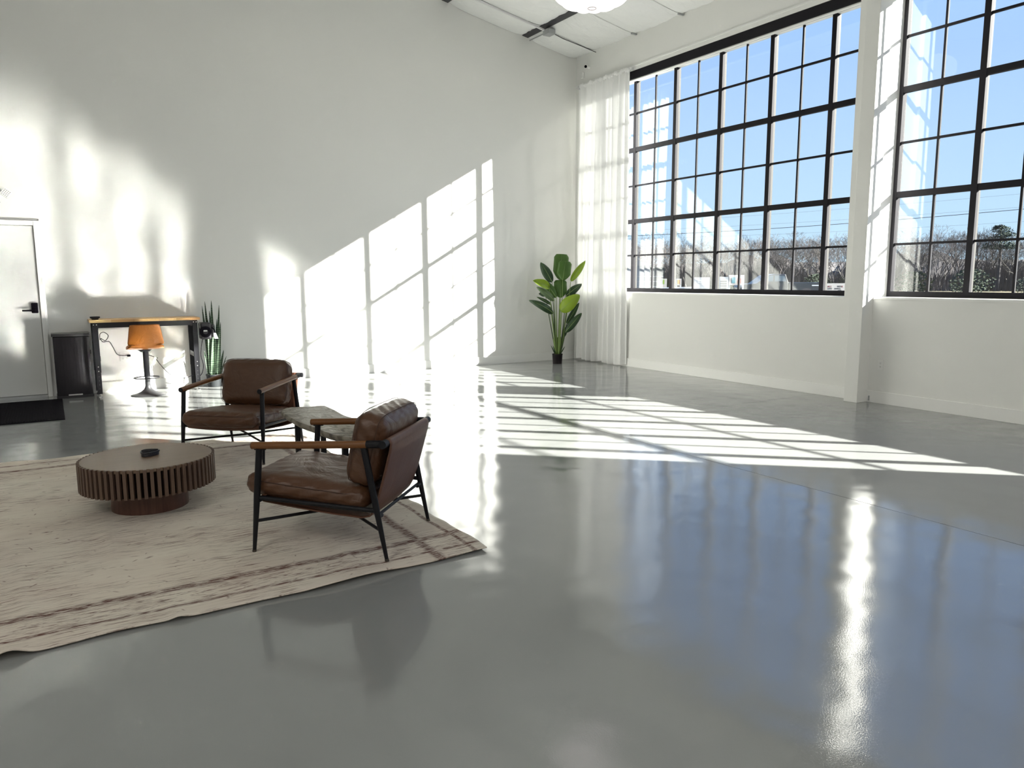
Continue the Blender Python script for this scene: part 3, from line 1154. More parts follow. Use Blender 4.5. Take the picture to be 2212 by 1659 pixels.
# extension cord reel hung on the table end
rl = empty('cord_reel', 'black retractable cord reel bolted to the work table end', 'reel', (1.752, 10.52, .76))
MB().box(-.085, .045, -.09, .09, -.11, .11).build('housing', M['plast'], rl, bevel=.02)
MB().tube([(-.03, -.092, -.01), (-.03, -.104, -.01)], .072, 28).build('drum_face', M['rubber'], rl)
MB().tube([(-.03, -.104, -.01), (-.03, -.110, -.01)], .03, 20).build('hub', M['plast'], rl)
MB().box(.046, .085, -.05, .05, -.085, .08).build('guide_arm', M['plast'], rl, bevel=.012)
MB().box(-.092, -.085, -.05, .05, -.06, .10).build('bracket', M['chrome'], rl)
MB().box(-.055, -.01, -.1115, -.110, -.004, .012).build('name_label', M['paper'], rl)
MB().tube([(.06, -.06, .045), (.085, -.075, .01), (.09, -.08, -.03)], .008, 8).build('cord_end', M['rubber'], rl)
MB().add([(.072, -.09, -.03), (.098, -.085, -.03), (.125, -.082, -.105), (.075, -.095, -.10), (.072, -.088, -.03), (.098, -.083, -.03), (.125, -.080, -.105), (.075, -.093, -.10)],
         [(0, 1, 2, 3), (7, 6, 5, 4), (0, 4, 5, 1), (1, 5, 6, 2), (2, 6, 7, 3), (3, 7, 4, 0)]).build('hang_tag', M['paper'], rl)


def smooth_pts(p, n_=8):
    p = [Vector(x) for x in p]
    out = []
    for i in range(len(p) - 1):
        p0, p1, p2, p3 = p[max(i - 1, 0)], p[i], p[i + 1], p[min(i + 2, len(p) - 1)]
        for k in range(n_):
            f = k / n_
            out.append(.5 * ((2 * p1) + (-p0 + p2) * f + (2 * p0 - 5 * p1 + 4 * p2 - p3) * f * f + (-p0 + 3 * p1 - 3 * p2 + p3) * f ** 3))
    out.append(p[-1])
    return out


tag(T(smooth_pts([(1.70, 10.54, .66), (1.67, 10.56, .45), (1.70, 10.6, .30), (1.685, 10.62, .20), (1.655, 10.64, .15)]), .0045, 6).build('reel_cord', M['rubber']), 'black cord hanging straight down from the cord reel', 'cord')
pc = empty('extension_lead', 'looped black cord from the work table leg to the double outlet', 'cord', (.52, 10.68, .70))
T(smooth_pts([(.0, 0, -.02), (.005, 0, .055), (.05, .01, .075), (.095, .02, .03), (.06, .02, -.03), (.01, .0, .0), (.03, .02, -.045), (.10, .03, -.045), (.14, .05, -.12), (.18, .07, -.21), (.235, .10, -.235), (.30, .11, -.238)]), .0042, 6).build('cable', M['rubber'], pc)
B(-.02, .02, -.012, .012, -.012, .012).build('plug', M['rubber'], pc, loc=(.318, .118, -.243), bevel=.004)
pc2 = empty('outlet_cord', 'black cord running from the wall behind the stool to the far table leg', 'cord', (1.05, 10.76, .46))
T(smooth_pts([(-.03, 0, .04), (.01, .01, .0), (.05, .02, -.02), (.12, .01, -.05), (.10, 0, -.055), (.14, -.02, -.13), (.24, -.05, -.26), (.36, -.06, -.33), (.45, -.05, -.325), (.53, -.02, -.305)]), .0042, 6).build('cable', M['rubber'], pc2)
MB().box(-.016, .016, -.002, .002, -.055, .055, Matrix.Translation((.075, -.01, -.085)) @ Matrix.Rotation(math.radians(22), 4, 'Y')).build('cord_tag', M['paper'], pc2)

# ------------------------------------------------------------------ bar stool
bs = empty('bar_stool', 'tan leather bar stool on a grey pedestal, turned to the work table', 'stool', (.985, 10.27, 0))
MB().lathe([(.200, 0), (.203, .004), (.200, .008), (.14, .022), (.085, .045), (.05, .075), (.034, .105), (.032, .12)], 48).build('pedestal', M['gun'], bs, smooth=True, autos=50)
MB().tube([(0, 0, .11), (0, 0, .24)], .030, 20).build('sleeve', M['gun'], bs, smooth=True, autos=40)
MB().tube([(0, 0, .24), (0, 0, .56)], .034, 20).build('column_tube', M['blackp'], bs, smooth=True, autos=40)
MB().tube([(0, 0, .54), (0, .01, .575)], [.05, .09], 20).build('seat_plate', M['blackp'], bs)
rp = []
for i in range(37):
    a = 2 * PI * i / 36
    rp.append((.148 * math.cos(a) * (1 if math.sin(a) > 0 else .97), .035 + .135 * math.sin(a), .215))
T(rp, .008, 8).build('foot_ring', M['blackp'], bs)


def shell(u, v):
    s = 2 * u - 1
    prof = [(-.185, .885), (-.185, .80), (-.180, .72), (-.168, .655), (-.13, .605), (-.06, .585), (.04, .580), (.14, .585), (.22, .605)]
    wd = [.162, .176, .188, .198, .200, .205, .21, .205, .19]
    i = v * 8
    k = min(int(i), 7)
    f = i - k
    f2 = f
    y = prof[k][0] * (1 - f2) + prof[k + 1][0] * f2
    z = prof[k][1] * (1 - f2) + prof[k + 1][1] * f2
    w = wd[k] * (1 - f2) + wd[k + 1] * f2
    if v < .45:
        y += .085 * (abs(s) ** 2.4) * (1 - v * .9)
        z += -.010 * (abs(s) ** 6) + (.0 if v > .02 else .0)
    lift = max(0, 1 - abs(v - .55) / .35)
    z += .016 * abs(s) ** 3 * lift
    if v > .85:
        w *= 1 - .12 * ((v - .85) / .15) ** 2
    if v < .04:
        w *= .97
    # rounded lower corners of the back
    cw = max(0, 1 - abs(v - .47) / .10)
    w *= 1 - .18 * cw * (1 if v < .5 else .6)
    return (s * w, y, z)


sh = MB().grid(shell, 28, 40).build('seat_shell', M['tan'], bs, smooth=True, solid=.022)
piping = [Vector(shell(i / 28, 0)) + Vector((0, 0, .004)) for i in range(29)]
MB().tube(piping, .006, 6).build('top_piping', M['seam'], sh)

# ------------------------------------------------------------------ pedal bin
bn = empty('pedal_bin', 'tall black pedal bin between the white door and the work table', 'bin', (.205, 10.63, 0))


def binpoly(w, y0, y1, bow):
    p = [(w, y1), (-w, y1)]
    for i in range(13):
        f = -1 + 2 * i / 12
        p.append((f * w, y0 - bow * (1 - f * f)))
    return p


MB().prism(binpoly(.192, -.10, .165, .035), .02, .745).build('body', M['bin'], bn, bevel=.006)
MB().prism(binpoly(.205, -.115, .175, .038), .750, .785).build('lid', M['lidm'], bn, bevel=.006)
MB().prism(binpoly(.198, -.106, .17, .036), 0, .03).build('base_ring', M['plast'], bn)
B(-.075, .075, -.165, -.14, .035, .050).build('pedal', M['silver'], bn, bevel=.003)
B(.193, .203, -.02, .03, .52, .57).build('side_grip', M['plast'], bn)

# ------------------------------------------------------------------ door mat
dm = empty('door_mat', 'black ribbed rubber door mat in front of the white door', 'mat', (-.79, 9.66, 0))
B(-.85, .85, -.78, .78, 0, .008).build('mat_base', M['rubber'], dm, bevel=.002)
for a in ((-.85, .85, -.78, -.74), (-.85, .85, .74, .78), (-.85, -.81, -.74, .74), (.81, .85, -.74, .74)):
    B(*a, .0082, .011).build('border', M['rubber'], dm)
rb = MB()
for i in range(66):
    x = -.80 + i * .0243
    rb.box(x, x + .012, -.73, .73, .0082, .0125)
rb.build('ribs', M['rubber'], dm)['kind'] = 'stuff'


# ------------------------------------------------------------------ plants
def blade(p0, p1, width, nrm_hint, curl, mt, ribm, parent, n_=14, cup=.18, shape=.8, tear=0, rib=True, trunc=False):
    """a leaf from p0 (base) to p1 (tip); curl bends it; built as a thin cupped solid blade with a raised rib"""
    p0, p1 = Vector(p0), Vector(p1)
    ax = p1 - p0
    L = ax.length
    d = ax.normalized()
    side = d.cross(Vector(nrm_hint)).normalized()
    up = side.cross(d).normalized()

    def mid(v):
        return p0 + ax * v + up * (curl * 4 * v * (1 - v)) * L + up * (0)

    def wd(v):
        w = math.sin(PI * min(1, v) ** shape) ** .62 if 0 < v < 1 else 0
        if trunc:
            w = min(1, max(0, v / .34)) ** .55 if v < .34 else (1 - .06 * (v - .34) / .5 if v < .84 else .97 - .30 * ((v - .84) / .16) ** 1.6)
        return max(w, .03) * width / 2

    def fn(u, v):
        s = 2 * u - 1
        m0 = mid(v)
        w = wd(v)
        if tear and abs(s) > .5 and any(abs(v - q) < .012 for q in (.62, .8)[:tear]):
            w *= .8
        return m0 + side * (s * w) + up * (cup * width * s * s * (1 if cup > 0 else 1) + .012 * width * math.sin(24 * v) * abs(s))
    lf = MB().grid(fn, 8, n_ * 2).build('leaf', mt, parent, smooth=True, solid=.0016)
    if rib:
        pts = [mid(v) + up * (-.001 if cup < 0 else .0) + up * .0015 for v in [i / 12 for i in range(13)]]
        MB().tube(pts, [max(.0008, .0042 * (1 - i / 13)) for i in range(13)], 5).build('midrib', ribm, lf, smooth=True)
    return lf


PX, PY = 7.26, 10.33
bp = empty('bird_of_paradise_plant', 'tall potted plant with broad paddle leaves in the corner by the curtain', 'plant', (PX, PY, 0), -.5517)
MB().lathe([(.072, 0), (.078, .003), (.087, .150), (.090, .152), (.090, .164), (.083, .164), (.082, .150), (0, .148)], 32).build('pot', M['pot'], bp, smooth=True, autos=40)
MB().lathe([(.081, .1485), (.05, .156), (0, .158)], 20).build('soil', M['soil'], bp, smooth=True)
q = 1 / 128.0


def L(px, py, d=0.0):
    return ((px - 1206.0) * q, d, (785.0 - py) * q)


# base px, tip px, width px, depth base/tip, material, curl, cup, stem foot px
LV = [((1212, 606), (1215, 551), 33, .06, .10, 0, .02, -.12, 1207, 1, True),
      ((1216, 607), (1222, 566), 30, -.05, -.02, 0, .03, -.15, 1210, 2, True),
      ((1194, 610), (1170, 568), 17, .02, .10, 1, .05, -.2, 1204, 2, False),
      ((1187, 622), (1152, 607), 15, -.06, -.16, 2, .16, .2, 1203, 0, False),
      ((1203, 643), (1176, 605), 15, -.02, .02, 0, .06, -.18, 1205, 0, False),
      ((1212, 644), (1212, 606), 29, .03, .05, 0, .02, -.12, 1208, 0, True),
      ((1234, 608), (1266, 565), 12, .0, .10, 2, .04, -.25, 1213, 0, False),
      ((1224, 640), (1259, 614), 14, .05, .12, 1, .08, -.2, 1212, 0, False),
      ((1230, 638), (1245, 633), 9, .10, .22, 1, .02, .1, 1212, 0, True),
      ((1211, 672), (1250, 637), 25, -.10, -.20, 2, .10, -.12, 1208, 0, False),
      ((1199, 650), (1161, 620), 12, -.03, -.10, 3, .12, -.2, 1204, 0, False),
      ((1181, 641), (1169, 633), 10, .10, .20, 1, .02, .1, 1203, 0, True),
      ((1193, 659), (1161, 642), 6, .04, .02, 1, .12, .1, 1204, 0, False),
      ((1197, 677), (1145, 648), 14, -.04, -.12, 1, .17, -.2, 1203, 0, False),
      ((1226, 700), (1253, 655), 10, .06, .10, 1, -.06, .15, 1213, 0, False),
      ((1222, 718), (1257, 676), 14, -.02, -.04, 1, .05, -.25, 1211, 0, False),
      ((1220, 728), (1226, 705), 7, .03, .05, 1, .02, .1, 1212, 0, False)]
for (b, t_, w, d0, d1, mi, curl, cup, foot, tear, trunc) in LV:
    P0, P1 = L(b[0], b[1], d0), L(t_[0], t_[1], d1)
    lf = blade(P0, P1, w * q * (1.0 if trunc else 1.18), (0, -1, .25), curl * 1.35, M['lf'][mi], M['rib'], bp, cup=cup, tear=tear, trunc=trunc)
    f = Vector(((foot - 1206) * q * .9, d0 * .3, .15))
    P0 = Vector(P0)
    mid = f.lerp(P0, .55) + Vector(((foot - 1206) * q * .15, 0, 0))
    T(smooth_pts([f, mid, P0], 6), [.0105 - .0062 * i / 12 for i in range(13)], 7).build('stem', M['stem'] if mi != 1 else M['stemd'], bp, smooth=True)
# sheath of short stalks in the pot
for i, (fx, tx, h_) in enumerate(((-4, -9, .42), (-2, -6, .50), (1, 0, .44), (3, 4, .42), (5, 8, .45), (2, 10, .40))):
    T([(fx * q, .01 * (i % 3), .15), (tx * q * .9, .012 * (i % 3), h_)], [.016, .008], 8).build('stalk', M['stem'], bp, smooth=True)
for x1, z1, d in ((-14, 20, .02), (-10, 20, -.03), (12, 20, .03), (16, 18, -.02)):
    blade((x1 * .35 * q, d * .3, .15), (x1 * q, d, .15 + z1 * q), 2.2 * q, (0, -1, .2), .08, M['lf'][1], M['rib'], bp, n_=5, rib=False)

sp_ = empty('snake_plant', 'upright snake plant in a charcoal pot beside the cord reel', 'plant', (1.83, 10.62, 0), -.17)
MB().lathe([(.075, 0), (.085, .004), (.098, .150), (.103, .152), (.103, .168), (.094, .168), (.092, .150), (0, .145)], 32).build('pot', M['potg'], sp_, smooth=True, autos=40)
MB().lathe([(.09, .146), (.05, .152), (0, .154)], 20).build('soil', M['soil'], sp_, smooth=True)
qs = 1 / 161.0
for (bx, tx, ty, w, d) in ((-4, -10, 652, 8, .02), (0, 3, 650, 9, -.01), (-6, -16, 661, 7, -.02), (6, 18, 660, 7, .02), (3, -2, 672, 9, .03), (8, 19, 696, 7, -.02), (-2, 6, 700, 10, -.03),
                           (-9, -17, 757, 6, -.02), (10, 22, 757, 6, .02), (12, 27, 770, 3, .0), (4, 12, 690, 8, .04), (-4, -6, 690, 9, -.04)):
    P0 = (bx * qs, d * .6, .15)
    P1 = (tx * qs, d, (835 - ty) * qs)
    blade(P0, P1, w * qs * 1.05, (0, -1, 0), .015 * (1 if tx > 0 else -1), M['snake'], M['rib'], sp_, n_=10, cup=.22, shape=.42, rib=False)

# ------------------------------------------------------------------ outdoors
GZ = -.3
M['grass'] = mat('dry_grass', (.36, .30, .15), .95)
t = NT(M['grass'])
t.col(t.ramp(t.noise(t.world(), .25, 4), ((.35, (.15, .125, .06)), (.65, (.22, .18, .10)))))
M['asph'] = mat('asphalt', (.17, .17, .165), .9)
t = NT(M['asph'])
t.col(t.ramp(t.noise(t.world(), .7, 3), ((.3, (.06, .06, .058)), (.7, (.09, .09, .087)))))
M['drive'] = mat('concrete_drive', (.17, .165, .15), .9)
struct(B(XO + .0, 62, -90, 140, GZ - .5, GZ).build('ground', M['asph']), 'grey car park outside the windows')
struct(B(62, 300, -160, 260, GZ - .5, GZ + .02).build('field', M['grass']), 'pale dry grass strip before the woods')
struct(B(56, 62.0, -90, 140, GZ - .45, GZ + .05).build('road', M['drive']), 'pale concrete road beyond the car park')

M['bark'] = mat('grey_bark', (.075, .070, .072), .95, spec=.1)
M['bark2'] = mat('brown_bark', (.10, .087, .083), .95, spec=.1)
M['bark3'] = mat('pale_bark', (.10, .095, .088), .95, spec=.1)


def tree_mesh(seed, H, spread, mt, depth=5, thick=1.0):
    rr = random.Random(seed)
    mb = MB()

    def branch(p, d, ln, rad, lev):
        pts = [p]
        q_ = p.copy()
        dd = d.copy()
        st_ = 3
        for i in range(st_):
            dd = (dd + Vector((rr.uniform(-.16, .16), rr.uniform(-.16, .16), rr.uniform(-.02, .12)))).normalized()
            q_ = q_ + dd * ln / st_
            pts.append(q_.copy())
        mb.tube(pts, [rad, rad * .85, rad * .72, rad * .55], 3, cap=False)
        if lev >= depth:
            return
        nb_ = 3 if lev < 2 else rr.choice((2, 3, 3))
        for k in range(nb_):
            az = rr.uniform(0, 2 * PI)
            t_ = pts[-1] if k < 2 else pts[2]
            tilt = rr.uniform(.25, .75) * spread
            perp = dd.orthogonal().normalized()
            perp = (Matrix.Rotation(az, 3, dd) @ perp)
            nd = (dd * math.cos(tilt) + perp * math.sin(tilt)).normalized()
            branch(t_.copy(), nd, ln * rr.uniform(.58, .8), max(rad * .55, .010 * thick), lev + 1)
    branch(Vector((0, 0, -.1)), Vector((0, 0, 1)), H * .36, H * .014 * thick, 0)
    me = bpy.data.meshes.new('bare_tree')
    me.from_pydata([tuple(v) for v in mb.v], [], mb.f)
    me.materials.append(mt)
    return me


trees = [tree_mesh(i * 7 + 1, 8.2, s, m__, 6, 1.0) for i, (s, m__) in enumerate(((1.0, M['bark']), (1.2, M['bark2']), (.8, M['bark']), (1.1, M['bark3']), (.95, M['bark2'])))]
rt = random.Random(5)


def dirpt(az_deg, dist):
    a = math.radians(az_deg)
    return dist * math.sin(a), dist * math.cos(a)


k = 0
for row, (dist, n_, h0, h1) in enumerate(((110, 50, .80, 1.08), (116, 54, .85, 1.15), (124, 54, .9, 1.2), (134, 50, 1.0, 1.3))):
    for i in range(n_):
        az = 33 + (74 - 33) * (i + rt.uniform(.1, .9)) / n_
        x, y = dirpt(az, dist + rt.uniform(-3, 3))
        me = trees[rt.randrange(5)]
        
        o = bpy.data.objects.new('bare_tree', me)
        COL.objects.link(o)
        s_ = rt.uniform(h0, h1) * .84
        o.location = (x, y, GZ)
        o.scale = (s_ * 1.15, s_ * 1.15, s_)
        o.rotation_euler = (0, 0, rt.uniform(0, 6.28))
        tag(o, 'bare grey leafless tree in the woods behind the dry grass', 'tree', 'bare trees of the woods')
# undergrowth thicket in front of and between the trunks
tk = MB()
for i in range(15000):
    az = rt.uniform(32, 75)
    dist = rt.uniform(107, 140)
    x, y = dirpt(az, dist)
    h_ = rt.uniform(.8, 3.4) * (1 + .6 * math.sin(az * .9)) * .75 + .5 + (dist - 107) * .05
    w_ = rt.uniform(.02, .05)
    lx, ly = rt.uniform(-.5, .5), rt.uniform(-.5, .5)
    tk.add([(x - w_, y + w_, GZ), (x + w_, y - w_, GZ), (x + w_, y + w_, GZ), (x + lx, y + ly, GZ + h_)], [(0, 1, 3), (1, 2, 3), (2, 0, 3)])
M['brush'] = mat('dry_brush', (.27, .20, .17), .95)
t = NT(M['brush'])
t.col(t.ramp(t.noise(t.world(), .12, 3), ((.35, (.055, .05, .05)), (.65, (.13, .105, .09)))))
bo = bpy.data.meshes.new('thicket')
bo.from_pydata(tk.v, [], tk.f)
bo.materials.append(M['brush'])
tko = bpy.data.objects.new('thicket', bo)
COL.objects.link(tko)
tag(tko, 'dense brown winter undergrowth filling the edge of the woods', 'undergrowth', None, 'stuff')
# wooded rise behind, closes the gaps
M['hill'] = mat('wooded_rise', (.12, .10, .095), 1.0)
t = NT(M['hill'])
t.col(t.ramp(t.noise(t.world((1, 1, .25)), 1.5, 5, .7), ((.35, (.035, .032, .033)), (.7, (.09, .08, .078)))))
hm = MB()
NH = 160
vs = []
for i in range(NH + 1):
    az = 26 + 56 * i / NH
    for dist, h_ in ((140, 0), (146, 4.6 + 1.1 * math.sin(i * .21) + .5 * math.sin(i * .9) + R.uniform(-.3, .3)), (175, 5.0)):
        x, y = dirpt(az, dist)
        vs.append((x, y, GZ + h_))
fs = []
for i in range(NH):
    for j in range(2):
        fs.append((i * 3 + j, i * 3 + j + 1, (i + 1) * 3 + j + 1, (i + 1) * 3 + j))
hm.add(vs, fs)
struct(hm.build('wooded_hill', M['hill']), 'low wooded rise behind the bare trees')

# evergreen shrubs near the road and one tall pine
M['ever'] = mat('evergreen', (.018, .032, .016), .9)
M['pine'] = mat('pine_needles', (.010, .026, .014), .9)


def tuft_mesh(seed, w, h, m__, n_=420, sz=.16):
    rr = random.Random(seed)
    mb = MB()
    for i in range(n_):
        a = rr.uniform(0, 2 * PI)
        zz = rr.random()
        r_ = w * math.sqrt(rr.random()) * math.sin(PI * min(1, .15 + zz * .8)) ** .6
        c = Vector((r_ * math.cos(a), r_ * math.sin(a), zz * h))
        v1 = Vector((rr.uniform(-1, 1), rr.uniform(-1, 1), rr.uniform(-.6, 1))).normalized() * sz
        v2 = v1.orthogonal().normalized() * sz * .5
        mb.add([c - v2, c + v2, c + v1], [(0, 1, 2)])
    me = bpy.data.meshes.new('foliage')
    me.from_pydata([tuple(v) for v in mb.v], [], mb.f)
    me.materials.append(m__)
    return me


em_ = [tuft_mesh(i, 1.5, 2.1, M['ever'], 700) for i in range(3)]
SH = ((47.2, 99, .8, 'low dark evergreen shrub at the woods edge, leftmost of the row'), (50.8, 99, .9, 'small evergreen shrub behind the pickup truck cab'),
      (53.6, 98, 1.0, 'rounded evergreen shrub behind the pickup truck bed'), (56.4, 98, 1.3, 'broad evergreen shrub behind the letter board'),
      (59.6, 93, 1.1, 'leafy evergreen shrub nearest the white pier seen in the near window'), (62.9, 95, 1.2, 'large evergreen shrub in the second pane of the near window'),
      (66.0, 99, .8, 'small evergreen shrub at the woods edge, rightmost of the row'))
for i, (az, dist, s_, lab) in enumerate(SH):
    o = bpy.data.objects.new('evergreen_shrub', em_[i % 3])
    COL.objects.link(o)
    x, y = dirpt(az, dist)
    o.location = (x, y, GZ)
    o.scale = (s_ * 1.25, s_ * 1.25, s_)
    o.rotation_euler = (0, 0, i)
    tag(o, lab, 'shrub', 'evergreen shrubs')
pn = empty('pine_tree', 'single dark pine crown rising above the bare trees', 'tree', (98.5, 47.3, GZ))
T([(0, 0, 0), (.1, 0, 4), (-.1, .1, 8.0)], [.22, .17, .06], 8).build('trunk', M['bark'], pn)
for (dx, dz, w_, h_) in ((0, 7.0, 1.2, .7), (-.5, 6.5, 1.3, .5), (.6, 6.1, 1.4, .5), (-.1, 5.4, 2.2, .6), (.4, 7.5, .7, .4), (-.9, 5.0, 1.3, .5), (1.1, 5.1, 1.3, .5)):
    o = bpy.data.objects.new('bough', tuft_mesh(int(dz * 10), w_, h_, M['pine'], 300, .2))
    COL.objects.link(o)
    o.parent = pn
    o.location = (dx * .5, dx, dz)

# power lines
for i, (z0, z1, dist) in enumerate(((5.8, 7.6, 60), (5.4, 7.1, 60), (4.9, 6.2, 60), (4.4, 5.2, 60), (3.9, 4.4, 60), (3.75, 5.0, 45))):
    a = Vector((*dirpt(34, dist), z0))
    b = Vector((*dirpt(72, dist), z1))
    pts = []
    for j in range(21):
        f = j / 20
        p = a.lerp(b, f)
        p.z -= 1.2 * 4 * f * (1 - f) * .25
        pts.append(p)
    tag(T(pts, .0045 if i < 5 else .013, 4).build('power_line', M['blackp']), ('highest of the thin overhead power lines above the woods', 'second highest thin overhead power line', 'middle one of the thin overhead power lines', 'second lowest thin overhead power line', 'lowest thin overhead power line close above the tree tops')[i] if i < 5 else 'thickest and lowest overhead line passing in front of the pine', 'cable', 'overhead power lines' if i < 5 else None)


# pickup truck
def at(px, py, depth):
    """a point from the surveyed bearing table: bearing and height at a camera-axis depth"""
    c = Vector(((px - 1106.0) / 1618.7, -(py - 829.5) / 1618.7, 1.0))
    return Vector((0, 0, 1.42)) + (r1 * c.x + u1 * c.y + fw * c.z) * depth


M['paintd'] = mat('truck_paint', (.007, .010, .015), .3, coat=.3)
M['carw'] = mat('white_car_paint', (.22, .235, .25), .3, coat=.3)
M['cglass'] = mat('car_glass', (.05, .07, .09), .08)
M['tyre'] = mat('tyre', (.02, .02, .02), .8)
M['redl'] = mat('tail_lamp', (.20, .008, .012), .3)


def prof_body(mb_pts, w, y0=0):
    n__ = len(mb_pts)
    vs = [(x, y0 - w / 2, z) for x, z in mb_pts] + [(x, y0 + w / 2, z) for x, z in mb_pts]
    fs = [tuple(range(n__)), tuple(range(n__, 2 * n__))[::-1]] + [(i, (i + 1) % n__, n__ + (i + 1) % n__, n__ + i) for i in range(n__)]
    return MB().add(vs, fs)


tp = at(1682, 640, 52)
tk_ = empty('pickup_truck', 'dark blue grey pickup truck parked outside the far window', 'truck', (tp.x, tp.y, GZ), -.5517)
# x runs to the tail; z from the ground
prof_body([(-2.9, .55), (-2.9, 1.10), (-2.75, 1.30), (-1.85, 1.36), (-1.15, 1.88), (-.6, 1.98), (.10, 1.96), (.30, 1.40), (.30, .55)], 1.85).build('cab', M['paintd'], tk_, bevel=.05)
prof_body([(.34, .60), (.34, 1.40), (2.80, 1.40), (2.80, .60)], 1.85).build('cargo_bed', M['paintd'], tk_, bevel=.03)
for s in (-1, 1):
    prof_body([(-1.60, 1.48), (-1.05, 1.84), (-.75, 1.89), (-.75, 1.48)], .02, s * .93).build('side_window', M['cglass'], tk_)
    prof_body([(-.66, 1.48), (-.66, 1.88), (.02, 1.86), (.14, 1.48)], .02, s * .93).build('side_window', M['cglass'], tk_)
    for wx in (-2.05, 1.55):
        MB().tube([(wx, s * .925, .46), (wx, s * .935, .46)], .56, 24).build('wheel_arch', M['plast'], tk_)
        wv_ = MB().tube([(wx, s * .72, .44), (wx, s * .95, .44)], .44, 24).build('wheel', M['tyre'], tk_)
        MB().tube([(wx, s * .955, .44), (wx, s * .965, .44)], .24, 16).build('hub', M['silver'], wv_)
    MB().box(2.78, 2.84, s * .86 - .07, s * .86 + .07, 1.00, 1.38).build('tail_lamp', M['redl'], tk_)
    MB().box(-1.32, -1.16, s * 1.03 - .10, s * 1.03 + .10, 1.46, 1.64).build('mirror', M['carw'], tk_, bevel=.03)
B(2.77, 2.835, -.78, .78, .80, 1.38).build('tailgate', M['paintd'], tk_, bevel=.02)
B(1.9, 2.45, -.937, -.930, 1.16, 1.24).build('badge', M['silver'], tk_)
tp = at(1462, 640, 31)
cw = empty('small_car', 'small white car parked outside, half hidden by the parapet', 'car', (tp.x, tp.y, GZ), math.radians(-45))
prof_body([(-1.9, .4), (-1.9, .85), (-1.2, .95), (-.7, 1.33), (.6, 1.36), (1.3, 1.0), (1.9, .9), (1.9, .4)], 1.6).build('body', M['carw'], cw, bevel=.05)
for s in (-1, 1):
    prof_body([(-1.0, .97), (-.62, 1.28), (.55, 1.30), (1.05, .99)], .02, s * .81).build('side_window', M['cglass'], cw)
    for wx in (-1.2, 1.15):
        MB().tube([(wx, s * .6, .31), (wx, s * .82, .31)], .31, 20).build('wheel', M['tyre'], cw)


# boards and banners outside
def board(nm, px0, px1, py0, py1, depth, mt, label, cat, posts=True):
    a, b = at(px0, py1, depth), at(px1, py1, depth)
    tp_ = at(px0, py0, depth)
    w = (Vector((b.x, b.y)) - Vector((a.x, a.y))).length
    ang = math.atan2(b.y - a.y, b.x - a.x)
    o = empty(nm, label, cat, ((a.x + b.x) / 2, (a.y + b.y) / 2, GZ), ang)
    z0, z1 = a.z - GZ, tp_.z - GZ
    B(-w / 2, w / 2, -.03, .03, z0, z1).build('board_panel', mt, o)
    if posts:
        for s in (-1, 1):
            B(s * w * .45 - .04, s * w * .45 + .04, .03, .09, 0, z1).build('post', M['galv'], o)
    return o, w, z0, z1


M['sgnw'] = mat('sign_white', (.22, .215, .21), .6)
M['sred'] = mat('sign_red', (.14, .02, .02), .5)
M['sblk'] = mat('sign_black', (.03, .03, .03), .5)
M['sgrn'] = mat('sign_green', (.10, .17, .02), .5)
M['sylw'] = mat('sign_yellow', (.22, .13, .012), .5)
M['sbrn'] = mat('sign_brown', (.18, .08, .04), .5)
M['scyn'] = mat('sign_cyan', (.07, .17, .20), .5)
M['sora'] = mat('sign_salmon', (.22, .07, .06), .5)


def text(parent, s, size, x, z, mt, y=-.034):
    c = bpy.data.curves.new('lettering', 'FONT')
    c.body = s
    c.size = size
    c.align_x = 'LEFT'
    c.extrude = .002
    tmp = bpy.data.objects.new('lettering', c)
    COL.objects.link(tmp)
    c.materials.append(mt)
    dg = bpy.context.evaluated_depsgraph_get()
    me = bpy.data.meshes.new_from_object(tmp.evaluated_get(dg))
    bpy.data.objects.remove(tmp)
    o = bpy.data.objects.new('lettering', me)
    COL.objects.link(o)
    o.parent = parent
    o.location = (x, y, z)
    o.rotation_euler = (PI / 2, 0, 0)
    o.scale = (.82, 1.25, 1)
    return o


sg, w, z0, z1 = board('letter_board', 1784.5, 1825, 612, 637, 45, M['sgnw'], 'white letter board sign with red and black lines by the road', 'sign')
lh = .088
text(sg, 'IBIC E', lh * 1.25, -w * .45, z1 - .24, M['sred'])
text(sg, 'WOF', lh * 1.35, w * .06, z1 - .24, M['sblk'])
text(sg, 'BE', lh * 1.25, w * .28, z1 - .24, M['sred'])
text(sg, 'A ST IC', lh * 1.2, -w * .45, z1 - .36, M['sblk'])
text(sg, 'SKINNY LL', lh * 1.1, -w * .08, z1 - .36, M['sblk'])
text(sg, 'UPSY', lh * 1.2, w * .12, z1 - .48, M['sblk'])
sg, w, z0, z1 = board('event_banner', 1574, 1607, 594, 616, 38, M['sgnw'], 'white banner with cyan and salmon shapes behind the cars', 'banner')
B(-w * .32, -w * .08, -.036, -.031, z0 + .1, z1 - .12).build('cyan_patch', M['scyn'], sg)
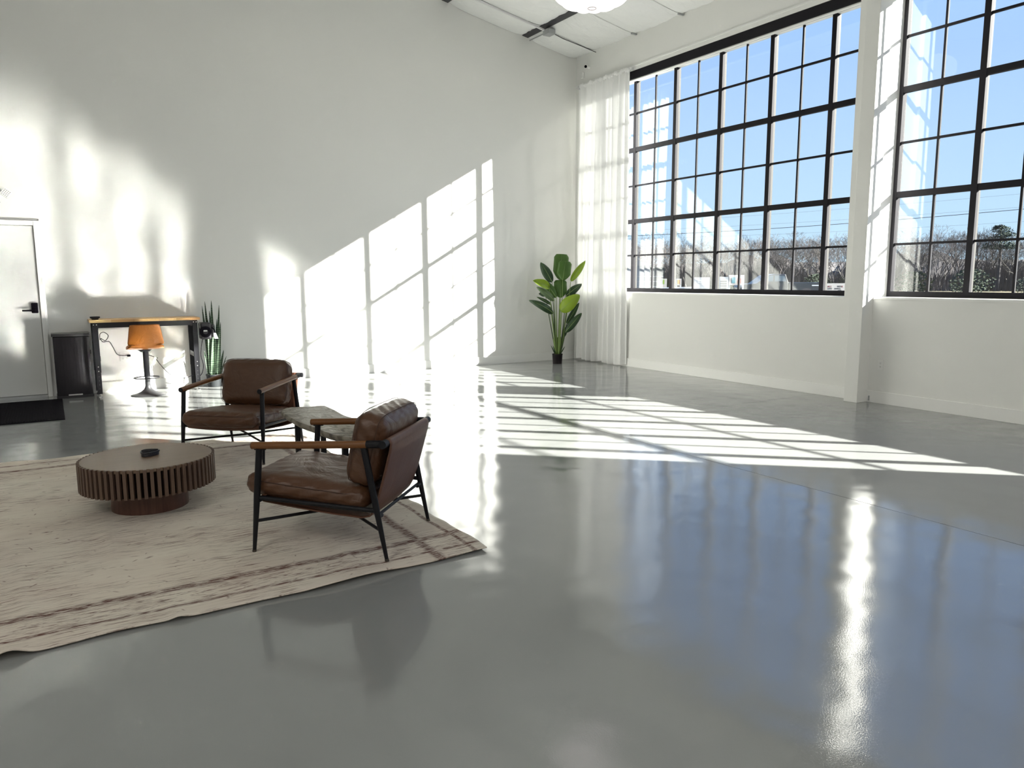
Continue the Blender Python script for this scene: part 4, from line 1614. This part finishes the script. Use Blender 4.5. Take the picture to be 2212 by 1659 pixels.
B(w * .04, w * .30, -.036, -.031, z0 + .08, z0 + .34).build('salmon_patch', M['sora'], sg)
sg, w, z0, z1 = board('trailer_sign', 1497, 1532, 599, 640, 42, M['carw'], 'pale panel with faint grey writing lines behind the small car', 'sign')
for i, zz in enumerate((.18, .28)):
    B(-w * .25, w * .25, -.036, -.031, z1 - zz - .04, z1 - zz).build('text_line', M['galv'], sg)
sg, w, z0, z1 = board('text_sign', 1549, 1572, 598, 640, 43, M['carw'], 'pale panel with dark writing lines beside the banner', 'sign')
for i in range(4):
    B(-w * .25, w * .35, -.036, -.031, z1 - .30 - i * .13, z1 - .22 - i * .13).build('text_line', M['slot'], sg)
sg, w, z0, z1 = board('yellow_poster', 1461, 1471, 602, 616, 40, M['sgnw'], 'small white poster with yellow and brown print', 'poster')
B(-w * .3, w * .08, -.036, -.031, z0 + .06, z1 - .06).build('yellow_patch', M['sylw'], sg)
B(w * .1, w * .25, -.036, -.031, z0 + .06, z1 - .06).build('brown_patch', M['sbrn'], sg)
sg, w, z0, z1 = board('green_sign', 1430, 1439, 602, 626, 40, M['sgnw'], 'narrow white sign with a green patch outside the window', 'sign')
B(-w * .4, w * .0, -.036, -.031, z0 + .3, z1 - .05).build('green_patch', M['sgrn'], sg)

# neighbouring buildings at the far left of the window
M['bwht'] = mat('siding_white', (.15, .175, .20), .7)
M['broof'] = mat('roof_light', (.22, .22, .215), .7)
M['bdrk'] = mat('opening_dark', (.010, .016, .016), .7)
c = at(1385, 640, 50)
bd = empty('neighbour_building', 'pale blue grey metal building with gable roof seen past the curtain', 'building', (c.x, c.y, GZ), math.radians(-42))
B(-3.2, .55, 0, 8, 0, 2.55).build('wall_body', M['bwht'], bd)
prof_body([(-3.5, 2.55), (-1.5, 3.3), (.9, 2.55)], 8.6, 4.1).build('gable_roof', M['broof'], bd)
B(.56, 1.5, .5, 6, 0, 2.45).build('lean_to', M['bdrk'], bd)
for i in range(5):
    B(-3.15, 1.45, -.05, -.01, .5 + i * .33, .54 + i * .33).build('rail', M['carw'], bd)
